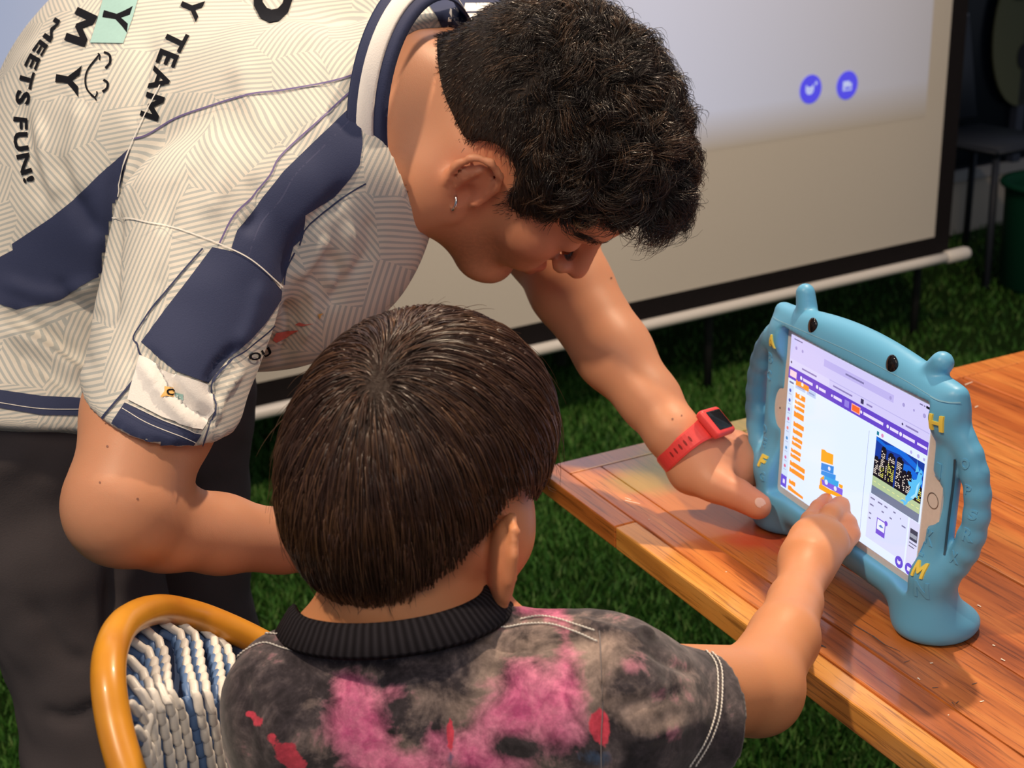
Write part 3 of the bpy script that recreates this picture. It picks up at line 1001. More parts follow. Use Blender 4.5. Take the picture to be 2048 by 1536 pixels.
# tab row + category column
sp('palette_column', [q4(-.3, 12, 9.5, 102)], (.84, .90, 1.0), .42, scr_)
bars('small_lettering', [(2, 104.3, 9)], (.42, .45, .62), .6, 1.8)
sp('tab_button', [q4(12, 101.5, 28, 107), q4(30, 101.5, 44, 107)], (.74, .82, .95), .5, scr_)
bars('small_lettering', [(15, 104.2, 26), (33, 104.2, 42)], (.55, .62, .82), .6, 1.3)
cats = [(96.5, (.25, .35, .75)), (87, (.25, .35, .75)), (78, (.55, .35, .75)), (69, (.80, .40, .62)), (60, (.95, .50, .45)), (50, (.20, .55, .80)), (40.5, (.35, .60, .82)), (31, (.85, .42, .65)), (22.5, (.90, .38, .52))]
for b, c in cats: sp('category_dot', [disc((4.4, b), 1.7, 12)], c, .6, scr_)
bars('small_lettering', [(2.3, b - 3.4, 6.8) for b, _ in cats], (.68, .72, .86), .6, .8)
# orange blocks in the palette (rounded bars of different length)
OR = (1.0, .60, .16); ORD = (.95, .50, .08)
def pblk(a0, b, w, h):
    return [(a0, b + h / 2), (a0 + 2, b + h / 2), (a0 + 2.6, b + h / 2 - .7), (a0 + 4.6, b + h / 2 - .7), (a0 + 5.2, b + h / 2), (a0 + w - .6, b + h / 2), (a0 + w, b + h / 2 - .6), (a0 + w, b - h / 2 + .6), (a0 + w - .6, b - h / 2), (a0, b - h / 2)]
def pal(px0, py0, px1, py1, hpx):
    a0, b0 = Tp(px0, py0); a1, b1 = Tp(px1, py1)
    return a0, b0, a1 - a0, hpx
PB = [((1593, 764), (1619, 776), 5.2), ((1592, 789), (1612, 797), 5.0), ((1591, 802), (1611, 810), 3.4), ((1590, 812), (1610, 820), 3.4), ((1589, 826), (1609, 835), 5.6),
      ((1588, 846), (1609, 856), 4.6), ((1587, 860), (1606, 869), 4.2), ((1586, 874), (1606, 883), 3.6), ((1585, 884), (1604, 893), 3.6), ((1583, 898), (1603, 908), 3.6), ((1582, 908), (1602, 918), 3.6),
      ((1581, 924), (1611, 940), 4.6), ((1580, 937), (1610, 952), 4.6), ((1579, 961), (1592, 967), 4.2)]
for p0, p1, h in PB:
    a0, b0, w, h = pal(*p0, *p1, h); b_ = sp('palette_block', [pblk(a0, b0, w, h)], OR, .6, scr_)
a0, b0 = Tp(1577, 972); sp('palette_block', [[(a0, b0 + 1), (a0 + 4, b0 + 2), (a0 + 8, b0 + .6), (a0 + 25, b0 - .4), (a0 + 25, b0 - 3), (a0, b0 - 3)]], OR, .6, scr_)
sp('oval_field', [disc(Tp(1606, 769), 1.9, 14), disc(Tp(1602, 793), 1.7, 14)], (1, .95, .86), .7, scr_)
sp('extension_button', [q4(-.3, 1.5, 9, 12.8)], (.42, .30, .85), .6, scr_)
sp('icon', [q4(3, 5, 6.4, 9)], (.93, .88, 1), .66, scr_)
# the program stack in the middle
def P_(L): return [Tp(x, y) for x, y in L]
sp('code_block', [P_([(1644, 898), (1650, 899), (1655, 904), (1668, 909), (1667, 930), (1643, 922)])], (1.0, .67, .12), .6, scr_)
sp('code_block', [P_([(1642, 956), (1649, 951), (1650, 962), (1645, 969), (1688, 996), (1686, 998), (1684, 996.5), (1640, 974)]), P_([(1679, 967), (1687, 971), (1686, 978), (1679, 974)])], (1.0, .67, .12), .58, scr_)
sp('code_block', [P_([(1639, 970), (1686, 989), (1684, 997), (1663, 988), (1660, 990), (1656, 987), (1639, 977)])], (1.0, .66, .10), .62, scr_)
sp('code_block', [P_([(1644, 925), (1669, 933), (1668, 948), (1643, 939)])], (.16, .55, .90), .64, scr_)
sp('code_block', [P_([(1644, 940), (1673, 950), (1672, 960), (1651, 952), (1643, 948)])], (.18, .58, .92), .66, scr_)
sp('code_block', [P_([(1650, 951), (1679, 963), (1677, 974), (1649, 962)])], (.20, .66, .93), .68, scr_)
sp('code_block', [P_([(1644, 957), (1650, 961), (1687, 979), (1686, 991), (1646, 969)])], (.50, .38, .90), .7, scr_)
sp('oval_field', [disc(Tp(1660, 937), 1.9, 14), disc(Tp(1654, 964), 2.4, 14), disc(Tp(1672, 977), 2.2, 14)], (.9, .92, 1), .8, scr_)
sp('divider', [q4(122.5, 4, 123, 101)], (.62, .64, .78), .5, scr_)
# stage picture: night city
def U(x, y):   # stage local 0..1
    return 133 + 62.5 * x, 56.5 + 43.5 * y
a0, b0 = Tp(1742, 829); print('stage tl', a0, b0, 'br', Tp(1842, 996), 'bl', Tp(1731, 940), 'tr', Tp(1862, 880))
def st(name, polys, c, z): return sp(name, [[U(x, y) for x, y in p] for p in polys], c, z, stage)
stage = sp('stage_picture', [[U(0, 0), U(1, 0), U(1, 1), U(0, 1)]], (.02, .22, .62), .5, scr_)
st('sky_wave', [[(0, .93), (.25, .86), (.5, .90), (1, .74), (1, .84), (.6, 1), (.4, 1), (.2, .94), (0, 1)], [(.45, .62), (.7, .66), (1, .5), (1, .66), (.72, .80), (.5, .76)]], (.02, .42, .88), .56)
BLD = [(0, .62, .10), (.10, .60, .16), (.13, .88, .24), (.24, .66, .29), (.28, .84, .43), (.46, .86, .60), (.60, .66, .68), (.68, .70, .78), (.78, .5, .88), (.88, .56, 1.0)]
st('building', [[(x0, .2), (x1, .2), (x1, h - .05), ((x0 + x1) / 2 + .03, h - .03), ((x0 + x1) / 2 + .03, h), ((x0 + x1) / 2 - .03, h), (x0, h - .05)] for x0, h, x1 in BLD], (.02, .02, .10), .6)
g3 = np.random.default_rng(11); wy = []; ww = []
for x0, h, x1 in BLD:
    y = .26 if x0 < .7 else .24
    while y < h - .1:
        x = x0 + .012
        while x < x1 - .02:
            if g3.random() < .62:
                (wy if (.27 < x0 < .4 and y < .62) or (.1 < x0 < .2 and y < .45) or x0 > .77 else ww).append([(x, y), (x + .019, y), (x + .019, y + .02), (x, y + .02)])
            x += .027
        y += .036
st('lit_window', wy, (.97, .95, .45), .66); st('lit_window', ww, (1, .93, .88), .66)
st('road', [[(0, .0), (1, 0), (1, .2), (0, .2)]], (.72, .80, .62), .6)
st('road', [[(0, -.17), (1, -.17), (1, 0), (0, 0)]], (.44, .49, .60), .6)
st('lane_mark', [[(x, .09), (x + .05, .09), (x + .05, .105), (x, .105)] for x in np.arange(.03, .95, .1)], (.93, .93, .62), .66)
st('swimming_fish', [[(.60, .03), (.66, .10), (.72, .08), (.70, .16), (.76, .30), (.80, .46), (.78, .60), (.82, .58), (.88, .62), (.90, .76), (.945, .86), (.97, .84), (.985, .78), (.975, .70), (.99, .60), (.965, .56), (.95, .46), (.93, .36), (.94, .26), (.90, .30), (.84, .20), (.77, .12), (.74, .04), (.69, -.01), (.67, .05)]], (.36, .76, .97), .72)
st('swimming_fish', [[(.84, .74), (.86, .90), (.85, 1.0), (.87, .92), (.915, .80)], [(.80, .52), (.72, .50), (.74, .44), (.80, .42)]], (.36, .76, .97), .74)
st('fish_belly', [[(.80, .22), (.88, .34), (.90, .52), (.95, .62), (.93, .50), (.92, .34), (.86, .22)]], (.66, .90, 1), .78)
st('fish_eye', [[(x, y) for x, y in disc((.955, .775), .014, 10)]], (.03, .12, .45), .80)
# controls under and beside the stage
sp('stage_controls', [q4(133, 101.5, 136, 104.7)], (.10, .50, .60), .6, scr_); sp('stage_controls', [disc((140.5, 103.2), 1.7, 12)], (.88, .55, .75), .6, scr_)
sp('icon', [disc((178, 103.2), 1.5, 12), disc((187, 103.2), 1.7, 12), q4(193, 102, 195.5, 104.4)], (.72, .70, .92), .6, scr_)
sp('sprite_panel', [q4(131, 8, 183, 48.5)], (.86, .88, 1.0), .42, scr_); sp('sprite_panel', [q4(185, 2, 197.3, 48.5)], (.86, .86, .98), .42, scr_)
bars('small_lettering', [(133, 45, 139), (143, 45, 149), (133, 39, 138), (152, 45, 156), (164, 45, 167), (173, 43, 174), (149, 39, 152), (160, 38, 163), (176, 38, 181), (133, 31, 136), (133, 26.5, 136)], (.45, .45, .62), .6, 1.3)
sp('selected_sprite', [q4(144, 17, 156, 31.5)], (.45, .32, .85), .6, scr_); sp('sprite_image', [q4(145, 21.5, 155, 30.5)], (.93, .95, 1), .66, scr_)
sp('sprite_image', [[(147, 25), (150, 27), (154, 25.5), (150, 24.5)]], (.30, .50, .80), .7, scr_); sp('icon', [disc((156.4, 31), 2.2, 14)], (.45, .32, .85), .7, scr_)
sp('backdrop_image', [q4(187, 31, 196.5, 41)], (.22, .25, .34), .6, scr_); sp('backdrop_image', [q4(187.5, 33.5, 196, 37)], (.62, .64, .70), .66, scr_); bars('small_lettering', [(187, 28.5, 196.5), (187, 25.5, 194)], (.35, .36, .48), .6, .9)
for c, ic in ((Tp(1799, 1124), 0), (Tp(1819, 1138), 1)):
    b_ = sp('round_button', [disc(c, 5.2, 24)], (.38, .30, .84), .6, scr_)
    sp('icon', [[(c[0] - 2, c[1] + 2), (c[0] - 1, c[1] + 1), (c[0] + 1, c[1] + 1), (c[0] + 2, c[1] + 2), (c[0] + 2, c[1] - 1), (c[0], c[1] - 2.2), (c[0] - 2, c[1] - 1)] if ic == 0 else q4(c[0] - 2.2, c[1] - 1.8, c[0] + 2.2, c[1] + 1.8)], (.92, .9, 1), .7, scr_)

# eyes, letters
eyem = NT('eye_black'); eyem.base((.012, .010, .011)).set(.12, .6)
for px, py, rx, ry in ((1625, 654, 5.2, 8.6), (1783, 731, 5.6, 9.2)):
    h = caseT.hit(px, py); e = SDF((h[0], TR)); e.ell((0, 0, -.0005), (rx * .00125, ry * .00098, .0032), .001)
    V, F = e.mesh(.0008, pad=.004); mesh('eye', smooth(V, F, 1), F, eyem.m, tab)
yel = plain('letter_yellow', (.96, .76, .12), .5)
blu2 = blue.m
def letter(ch, px, py, hpx, mat, wr=.62, rise=.0016):
    V2, F2 = glyphs(ch, .03); V2 = V2 - V2.min(0); V2 /= V2.max(0)
    V2, F2 = dice(V2 * 20, F2, 3); V2 = np.array(V2) / 20
    h = caseT.hit(px, py)
    if h is None: return
    top = []
    H = hpx * .00044; Wd = H * wr
    a0 = (h[0] - TO) @ Td; b0 = (h[0] - TO) @ Tu
    for x, y in V2:
        P = TO + Td * (a0 + (x - .5) * Wd) + Tu * (b0 + (y - .5) * H)
        r_ = caseT.t.ray_cast(Vector(P + Tc * .08), Vector(-Tc))
        if r_[0] is None or (r_[0] - Vector(h[0])).length > .03: return
        top.append(np.array(r_[0]))
    top = np.array(top); n = len(top)
    # closed solid: top lifted, base at the foam, side walls on border edges
    from collections import Counter
    ed = Counter(tuple(sorted((f[i], f[(i + 1) % len(f)]))) for f in F2 for i in range(len(f)))
    side = []
    for f in F2:
        for i in range(len(f)):
            a, b = f[i], f[(i + 1) % len(f)]
            if ed[tuple(sorted((a, b)))] == 1: side.append((b, a, a + n, b + n))
    V3 = np.vstack([top + Tc * rise, top - Tc * .0005]); return mesh('letter', V3, list(F2) + side, mat, tab, False)
for ch, x, y, h in (('A', 1544, 682, 27), ('H', 1873, 846, 30), ('F', 1526, 922, 25), ('M', 1840, 1139, 28)):
    o = letter(ch, x, y, h, yel, .75)
    if o: o['label'] = 'yellow raised letter ' + ch
for ch, x, y, h in (('B', 1541, 716, 22), ('C', 1538, 750, 22), ('D', 1530, 858, 18), ('E', 1529, 885, 20), ('G', 1524, 952, 22), ('I', 1867, 900, 30), ('J', 1873, 942, 34), ('K', 1859, 1075, 28), ('L', 1846, 1098, 22), ('N', 1842, 1180, 32),
                    ('O', 1930, 928, 20), ('P', 1936, 980, 18), ('S', 1945, 1030, 18), ('R', 1935, 1070, 24), ('X', 1908, 1115, 22)):
    letter(ch, x, y, h, blu2, .7, .0007)

# ================================================================== people: shared parts
def skin_mat(name, c, warm):
    t = NT(name); v = t.obj(); n1 = t.noise(v, 22, 3); n2 = t.noise(v, 260, 3, .6); n3 = t.noise(v, 1100, 2)
    c = lin(c); w = lin(warm)
    col = t.mix(t.math('MULTIPLY', n1, .55), c, tuple(a * .86 for a in c))
    col = t.mix(t.attr('blush').outputs['Fac'], col, w)
    col = t.mix(t.math('MULTIPLY', t.attr('stubble').outputs['Fac'], t.ramp(n2, [(.3, (.5,) * 3), (.6, (1,) * 3)])), col, lin((.36, .25, .22)))
    t.base(col).set(.48, .4, sss=.18, sssr=(1, .32, .18), scale=.006)
    t.bump(t.math('ADD', t.math('MULTIPLY', n2, .6), n3), .12, .0006)
    return t.m
skinA = skin_mat('skin_adult', (.87, .62, .48), (.80, .40, .32))
skinB = skin_mat('skin_child', (.87, .60, .42), (.84, .42, .31))


def build_skin(name, s, h, mat, parent, blush=(), stubble=(), it=1, pad=.02):
    V, F = s.mesh(h, pad=pad); V = smooth(V, F, it, .5)
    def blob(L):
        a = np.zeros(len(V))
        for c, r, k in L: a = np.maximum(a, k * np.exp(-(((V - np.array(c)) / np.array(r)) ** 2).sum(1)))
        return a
    o = mesh(name, V, F, mat, parent, True, {'blush': blob(blush), 'stubble': blob(stubble)})
    return o, V, F


def finger(s, pts, r0, r1, k=.006):
    n = len(pts); s.chain([(p, r0 + (r1 - r0) * i / (n - 1)) for i, p in enumerate(pts)], k, .003)


def strands(name, P, rad, mat, parent, tone=None):
    """P (n strands, m points, 3) -> thin three-sided hairs in one mesh"""
    n, m, _ = P.shape
    T_ = np.gradient(P, axis=1); T_ /= np.linalg.norm(T_, axis=2, keepdims=True) + 1e-9
    ref = rng.normal(size=(n, 1, 3)); A_ = np.cross(T_, ref); A_ /= np.linalg.norm(A_, axis=2, keepdims=True) + 1e-9
    B_ = np.cross(T_, A_)
    taper = np.linspace(1, .25, m)[None, :, None] * rad
    V = np.stack([P + taper * (math.cos(a) * A_ + math.sin(a) * B_) for a in (0, 2.094, 4.189)], 2).reshape(-1, 3)
    i = (np.arange(n)[:, None] * m + np.arange(m - 1)[None]).ravel()[:, None] * 3
    F = np.vstack([i + [k, (k + 1) % 3, (k + 1) % 3 + 3, k + 3] for k in range(3)])
    at = {'tone': np.repeat(rng.uniform(0, 1, n) if tone is None else tone, m * 3)}
    o = mesh(name, V, F, mat, parent, True, at); tag(o, kind='stuff'); return o


def hair_mat(name, dark, mid, hi, rough=.34):
    t = NT(name); f = t.attr('tone').outputs['Fac']
    t.base(t.ramp(f, [(0, lin(dark)), (.6, lin(mid)), (1, lin(hi))])).set(rough, .6)
    t.b.inputs['Anisotropic'].default_value = .5
    return t.m


def cap_mat(name, c):
    t = NT(name); v = t.obj((1, 1, 1)); n = t.noise(v, 420, 4, .7, .8)
    c = lin(c); t.base(t.mix(n, tuple(a * .5 for a in c), tuple(a * 1.3 for a in c))).set(.6, .35); t.bump(n, .8, .002)
    return t.m


def grow(P0, N0, flow, length, m, sdf, lift, jit, gravity=0):
    """march strands over a surface: flow(P)->direction, kept at height lift(t)"""
    n = len(P0); P = np.zeros((n, m, 3)); P[:, 0] = P0; p = P0.copy(); step = length / (m - 1)
    j = rng.normal(size=(n, 3)) * jit
    for k in range(1, m):
        d = flow(p, k / (m - 1)) + j; g_ = sdf.normals(p, .001)
        d = d - g_ * (d * g_).sum(1)[:, None]; d /= np.linalg.norm(d, axis=1)[:, None] + 1e-9
        p = p + d * (step[:, None] if np.ndim(step) else step)
        err = sdf(p) - lift(k / (m - 1)); p = p - g_ * err[:, None]
        P[:, k] = p
    return P


# ================================================================== adult
AH0 = W(1080, 284, 1.22)
aF = Wn((.52, .82, .24)); aU = Wn((.69, -.42, -.58)); aU = aU - aF * (aU @ aF); aU /= np.linalg.norm(aU); aR = np.cross(aF, aU)
HF = (AH0, np.array([aF, aR, aU]))
aw = W(60, 1100, 1.22); adult = empty('person', (aw[0] + .12, aw[1] + .05, 0), 'adult with short dark curly hair, white and navy sports shirt, bending over the table', 'person')


def head_prims(s, fr, k=1.0, back=0.):
    """skull, face and nose in head axes (forward, right, up)"""
    old = s.frame; s.frame = fr
    def q(*a): return tuple(x * k for x in a)
    s.ell(q(-.004 - back * 1.2, 0, .022), q(.098 + back * 1.2, .076, .092), .012 * k)
    s.ell(q(.030, 0, -.035), q(.064, .060, .066), .03 * k)
    for e in (-1, 1):
        s.cone(q(-.002 - back * 3, .055 * e, -.052), q(.072 - back, .022 * e, -.098 - back * 2.2), .018 * k, .013 * k, .022 * k)       # jaw
        s.ell(q(.060, .040 * e, -.032), q(.026, .022, .024), .02 * k); s.ell(q(.072, .022 * e, -.060), q(.022, .020, .020), .02 * k)                                     # cheek
    s.ell(q(.084 - back, 0, -.100 - back * 2.2), q(.017, .022, .017), .016 * k)                                               # chin
    s.cone(q(.083, -.03, .012), q(.083, .03, .012), .013 * k, .013 * k, .018 * k)                         # brow
    s.ell(q(.074, 0, .035), q(.028, .055, .035), .02 * k)
    s.cone(q(.093, 0, .006), q(.118, 0, -.034), .0085 * k, .0105 * k, .012 * k)                           # nose
    for e in (-1, 1):
        s.ball(q(.106, .012 * e, -.040), .0085 * k, .006 * k)
        s.ell(q(.098, .032 * e, -.006), q(.012, .017, .012), .012 * k, 's')                               # socket
        s.ell(q(.082, .032 * e, -.007), q(.0135, .0145, .0125), .004 * k)                                 # lid
        s.cone(q(.0995, .001, -.0655), q(.090, .020 * e, -.070), .0056 * k, .0030 * k, .007 * k)            # upper lip
        s.cone(q(.0965, .001, -.0765), q(.089, .018 * e, -.073), .0062 * k, .0035 * k, .009 * k)
    s.cone(q(.1052, -.014, -.0712), q(.1052, .014, -.0712), .0014 * k, .0014 * k, .003 * k, 's')
    s.frame = old


def ear_prims(s, fr, e, k=1.0, c=(.012, .071, -.030), lean=.35, tilt=.35, th=.004):
    """ear in its own plane: x forward, z up, y outwards"""
    O = fr[0] + fr[1][0] * c[0] * k + fr[1][1] * c[1] * e * k + fr[1][2] * c[2] * k
    x = fr[1][0]; y = fr[1][1] * e
    z = fr[1][2] * math.cos(tilt) - x * math.sin(tilt); x = x * math.cos(tilt) + fr[1][2] * math.sin(tilt)
    x2 = x * math.cos(lean) - y * math.sin(lean)
    y2 = y * math.cos(lean) + x * math.sin(lean)
    s2 = s.frame; s.frame = (O, np.array([x2, y2, z]))
    def q(a, b, c_): return (a * k, b * k, c_ * k)
    s.ell(q(-.004, .003 + (th - .004) * .5, .001), q(.019, th, .029), .005 * k)
    H = [(.012, .004, -.002), (.015, .006, .012), (.010, .009, .025), (-.003, .011, .032), (-.016, .011, .028), (-.0225, .010, .014), (-.021, .009, -.003), (-.014, .007, -.018), (-.006, .005, -.027)]
    s.chain([(q(*p), .0036 * k) for p in H], .003 * k, .002 * k)
    s.ell(q(-.002, .004, -.030), q(.009, .005, .009), .006 * k)
    s.chain([(q(-.004, .008, .020), .0030 * k), (q(-.012, .009, .008), .0036 * k), (q(-.011, .008, -.008), .0036 * k), (q(-.002, .007, -.019), .0036 * k)], .003 * k, .002 * k)
    s.ell(q(.008, .006, -.008), q(.0045, .005, .006), .004 * k)
    s.ell(q(-.002, .012, -.005), q(.0085, .010, .011), .003 * k, 's')
    s.ell(q(-.006, .0135, .024), q(.008, .006, .0035), .003 * k, 's')
    s.frame = s2
    return O


A = SDF()
head_prims(A, HF, 1.0, .004)
def HP(*a): return HF[0] + np.array(a) @ HF[1]
NB = W(850, 215, 1.225)                                           # neck base / centre of the collar ring
# neck and trapezius
A.cone(HP(-.02, 0, -.085), HP(.060, 0, -.108), .040, .017, .03)
for e in (-1, 1): A.cone(HP(-.02, .05 * e, -.075), HP(.055, .018 * e, -.106), .018, .014, .03)
A.cone(HP(-.045, 0, -.045), NB * .75 + HP(-.04, 0, -.045) * .25, .048, .052, .02)
A.cone(HP(-.05, 0, -.05), W(790, 235, 1.245), .045, .058, .02)
A.cone(HP(.022, 0, -.085), W(850, 345, 1.215), .036, .056, .03)
SHN = W(445, 455, 1.10); SHF = W(965, 95, 1.40)
A.cone(W(800, 220, 1.235), W(560, 390, 1.15), .064, .048, .02); A.cone(W(800, 220, 1.235), SHF, .064, .055, .03)
A.ball(W(570, 340, 1.24), .100, .03)
torso_c = [(W(560, 345, 1.24), .128), (W(350, 385, 1.32), .165), (W(140, 560, 1.36), .16), (W(70, 720, 1.34), .145)]
for i in range(3): A.cone(torso_c[i][0], torso_c[i + 1][0], torso_c[i][1] - .016, torso_c[i + 1][1] - .016, .03)
# near arm
ELN = W(254, 985, 1.0)
A.cone(SHN, W(300, 830, 1.03), .052, .049, .02); A.cone(W(300, 830, 1.03), ELN, .049, .0405, .01)
A.ball(W(244, 1022, 1.005), .0370, .02)
A.chain([(W(248, 1020, 1.005), .0365), (W(330, 1052, 1.04), .0335), (W(440, 1068, 1.08), .0305), (W(560, 1082, 1.12), .0250), (W(660, 1092, 1.16), .0230)], .02, .01)
HN = W(770, 1098, 1.20)
A.cone(W(660, 1092, 1.16), HN, .023, .030, .02, fl=(0, 0, 1), fs=1.5)
for i, (dy, dz) in enumerate(((-28, 0.012), (-10, .004), (10, -.004), (28, -.01))):
    finger(A, [W(790, 1098 + dy, 1.205 + dz), W(850, 1100 + dy, 1.222 + dz), W(890, 1115 + dy, 1.225 + dz), W(905, 1135 + dy, 1.215 + dz)], .0095, .0080)
finger(A, [W(720, 1085, 1.17), W(775, 1050, 1.165), W(825, 1045, 1.17)], .0125, .010)
# far arm: shoulder behind the head, forearm down to the tablet
A.cone(SHF, W(1092, 470, 1.42), .056, .048, .03)
A.chain([(W(1092, 470, 1.42), .048), (W(1142, 575, 1.385), .0415), (W(1228, 706, 1.35), .0370), (W(1300, 800, 1.325), .0285), (W(1345, 865, 1.305), .0245)], .02, .012)
A.cone(W(1345, 865, 1.305), W(1400, 925, 1.305), .0250, .0275, .012)
A.cone(W(1395, 915, 1.315), W(1468, 935, 1.320), .029, .024, .015)
A.cone(W(1385, 942, 1.300), W(1436, 968, 1.285), .0225, .0170, .010)                  # ball of the thumb
finger(A, [W(1425, 968, 1.284), W(1474, 988, 1.274), W(1516, 1012, 1.268)], .0165, .0128, .006)
for (k0, k1, k2, k3) in (((1478, 918, 1.318), (1503, 945, 1.322), (1530, 962, 1.345), (1548, 960, 1.365)), ((1482, 900, 1.328), (1512, 922, 1.338), (1538, 938, 1.358), (1556, 938, 1.372)),
                         ((1478, 890, 1.338), (1508, 902, 1.352), (1534, 912, 1.368), (1552, 916, 1.378)), ((1465, 885, 1.345), (1492, 890, 1.360), (1518, 894, 1.374), (1536, 898, 1.382))):
    finger(A, [W(*k0), W(*k1), W(*k2), W(*k3)], .0125, .0085, .009)
# legs inside the trousers
HIPN = W(70, 780, 1.28); HIPF = W(300, 800, 1.44)
def drop(p, z, dx=0, dy=0): return np.array([p[0] + dx, p[1] + dy, z])
KN_ = drop(HIPN, .50, .02, -.02); KF_ = drop(HIPF, .50, .0, .02); AN_ = drop(HIPN, .09, -.01, .02); AF_ = drop(HIPF, .09, -.02, .06)
for a, b, c in ((HIPN, KN_, AN_), (HIPF, KF_, AF_)):
    A.cone(a, b, .075, .05, .03); A.cone(b, c, .05, .035, .01); A.cone(c + [0, -.02, -.03], c + [.07, -.1, -.05], .03, .025, .01)
earc = ear_prims(A, HF, 1, 1.12, c=(-.004, .071, -.030)); ear_prims(A, HF, -1, 1.12, c=(-.004, .071, -.030))
LIP = HP(.103, 0, -.071)
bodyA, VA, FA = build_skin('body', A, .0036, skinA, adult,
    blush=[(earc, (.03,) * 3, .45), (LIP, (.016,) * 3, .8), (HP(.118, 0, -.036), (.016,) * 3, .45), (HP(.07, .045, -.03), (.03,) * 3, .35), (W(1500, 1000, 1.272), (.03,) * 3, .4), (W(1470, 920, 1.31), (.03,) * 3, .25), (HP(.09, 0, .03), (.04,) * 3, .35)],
    stubble=[(HP(.05, .04, -.085), (.05, .05, .032), .38), (HP(.095, 0, -.085), (.03, .03, .03), .38), (HP(.0, .055, -.06), (.03,) * 3, .25), (HP(-.06, .04, -.075), (.03,) * 3, .35)])  # stubble tone on jaw, chin and nape
bodyT = Target(VA, FA)
nailm = plain('nail', (.80, .50, .40), .4, .4)
hh = bodyT.hit(1521, 1006)
nx_ = Wn((.86, .48, .1)); nz_ = hh[1] - nx_ * (hh[1] @ nx_); nz_ /= np.linalg.norm(nz_); nl = SDF((hh[0] - nz_ * .0006, np.array([nx_, np.cross(nz_, nx_), nz_]))); nl.ell((0, 0, 0), (.0060, .0050, .0011), .001)
V, F = nl.mesh(.0007, pad=.004); mesh('fingernail', V, F, nailm, bodyA)
print('adult body', len(VA))
mole = plain('mole', (.30, .13, .09), .6)
for x, y, r in ((1345, 838, 2.2), (1363, 831, 1.6), (815, 383, 2.2), (812, 370, 1.4), (215, 893, 2.5), (275, 998, 2.6), (200, 965, 2.2), (1222, 556, 2)):
    V2 = disc((x, y), r, 8); lay('mole', bodyT, V2, [tuple(range(8))], mole, bodyA, .0004)

# ---- hair
hx = [-.16, -.12, -.092, -.070, -.052, -.040, -.030, -.018, .000, .010, .018, .028, .040, .050, .058, .068, .078, .088, .110, .14]
hu = [-.098, -.100, -.096, -.082, -.056, -.026, .000, .012, .012, .004, -.014, -.024, -.016, .004, .022, .042, .056, .066, .072, .072]
def hairline(p):
    q = (p - HF[0]) @ HF[1].T.astype(np.float32) if False else (np.asarray(p) - HF[0]) @ HF[1].T
    return (np.interp(q[..., 0], hx, hu) - q[..., 2]).astype(np.float32) * .75
HC = SDF(HF)
HC.ell((-.012, 0, .020), (.1100, .0815, .0975), .01)
HC.ell((.018, 0, .048), (.098, .084, .074), .03)
HC.ell((.064, 0, .052), (.058, .060, .040), .03)
HC.ball((-.068, 0, -.030), .040, .03); HC.ell((-.076, 0, -.066), (.056, .066, .056), .02)
HC.fn(hairline, .006, 'i')
V, F = HC.mesh(.0035, pad=.02); 
nrm = HC.normals(V)
qh = (V - HF[0]) @ HF[1].T
top = np.clip((qh[:, 2] + .35 * qh[:, 0] - .0) / .07, 0, 1)
from mathutils import noise as mn
lump = np.array([mn.noise(Vector(v * 42)) + .6 * mn.noise(Vector(v * 95)) for v in V])
V = V + nrm * (lump * top * .0055)[:, None]
capm = cap_mat('hair_under', (.15, .115, .10))
hairA = mesh('hair', V, F, capm, adult)
nrm = vnormals(V, F)
tri_w = np.linalg.norm(np.cross(V[F[:, 2]] - V[F[:, 0]], V[F[:, 3]] - V[F[:, 1]]), axis=1)
def pick(V, F, w, N):
    f = F[rng.choice(len(F), N, p=w / w.sum())]; a = rng.uniform(0, 1, (N, 4)); a /= a.sum(1)[:, None]
    P = (V[f] * a[..., None]).sum(1); return P, f[:, 0]
N_ = 32000
P0, fi = pick(V, F, tri_w * (.8 + np.clip(top[F[:, 0]], 0, 1)), N_); n0 = nrm[fi]; q0 = (P0 - HF[0]) @ HF[1].T; tp = np.clip((q0[:, 2] + .35 * q0[:, 0]) / .07, 0, 1)
inside = hairline(P0) < -.0005
P0, n0, q0, tp = P0[inside], n0[inside], q0[inside], tp[inside]
# curls: neighbours share a curl phase
cell = np.floor(P0 / .011).astype(int); hsh = (cell * [73856093, 19349663, 83492791]).sum(1) % 9973
gg = np.random.default_rng(2).uniform(0, 1, (9973, 6))[hsh]
m = 6; t = np.linspace(0, 1, m)[None, :, None]
crown = HP(-.035, .012, .112)
fl_ = P0 - crown; fl_ /= np.linalg.norm(fl_, axis=1)[:, None]
fl_ = fl_ * .8 + aF * .5; fl_ -= n0 * (fl_ * n0).sum(1)[:, None]; fl_ /= np.linalg.norm(fl_, axis=1)[:, None] + 1e-9
L = (.008 + .016 * tp)[:, None, None] * (.7 + .6 * gg[:, 0])[:, None, None]
side_ = np.cross(n0, fl_)
ang = (gg[:, 1] - .5) * 3.4 * tp
d0 = fl_ * np.cos(ang)[:, None] + side_ * np.sin(ang)[:, None] + rng.normal(size=fl_.shape) * .16
s2_ = np.cross(n0, d0)
curl = (gg[:, 2] - .5)[:, None, None] * 5
P = P0[:, None] - n0[:, None] * .001 + L * (t * d0[:, None] * .9 + np.sin(t * 2.6) * .30 * n0[:, None] * (.35 + tp[:, None, None]) + s2_[:, None] * np.sin(curl * t) * .35 * tp[:, None, None])
P = P - n0[:, None] * (t ** 2 * L * .22) * tp[:, None, None] + n0[:, None] * (t * .0022) * (1 - tp[:, None, None])
hmA = hair_mat('dark_curly_hair', (.065, .05, .047), (.15, .115, .10), (.42, .32, .24), .33)
strands('hair_strand', P, .00036, hmA, hairA, np.clip(gg[:, 3] * .6 + rng.uniform(0, .4, len(P0)), 0, 1))
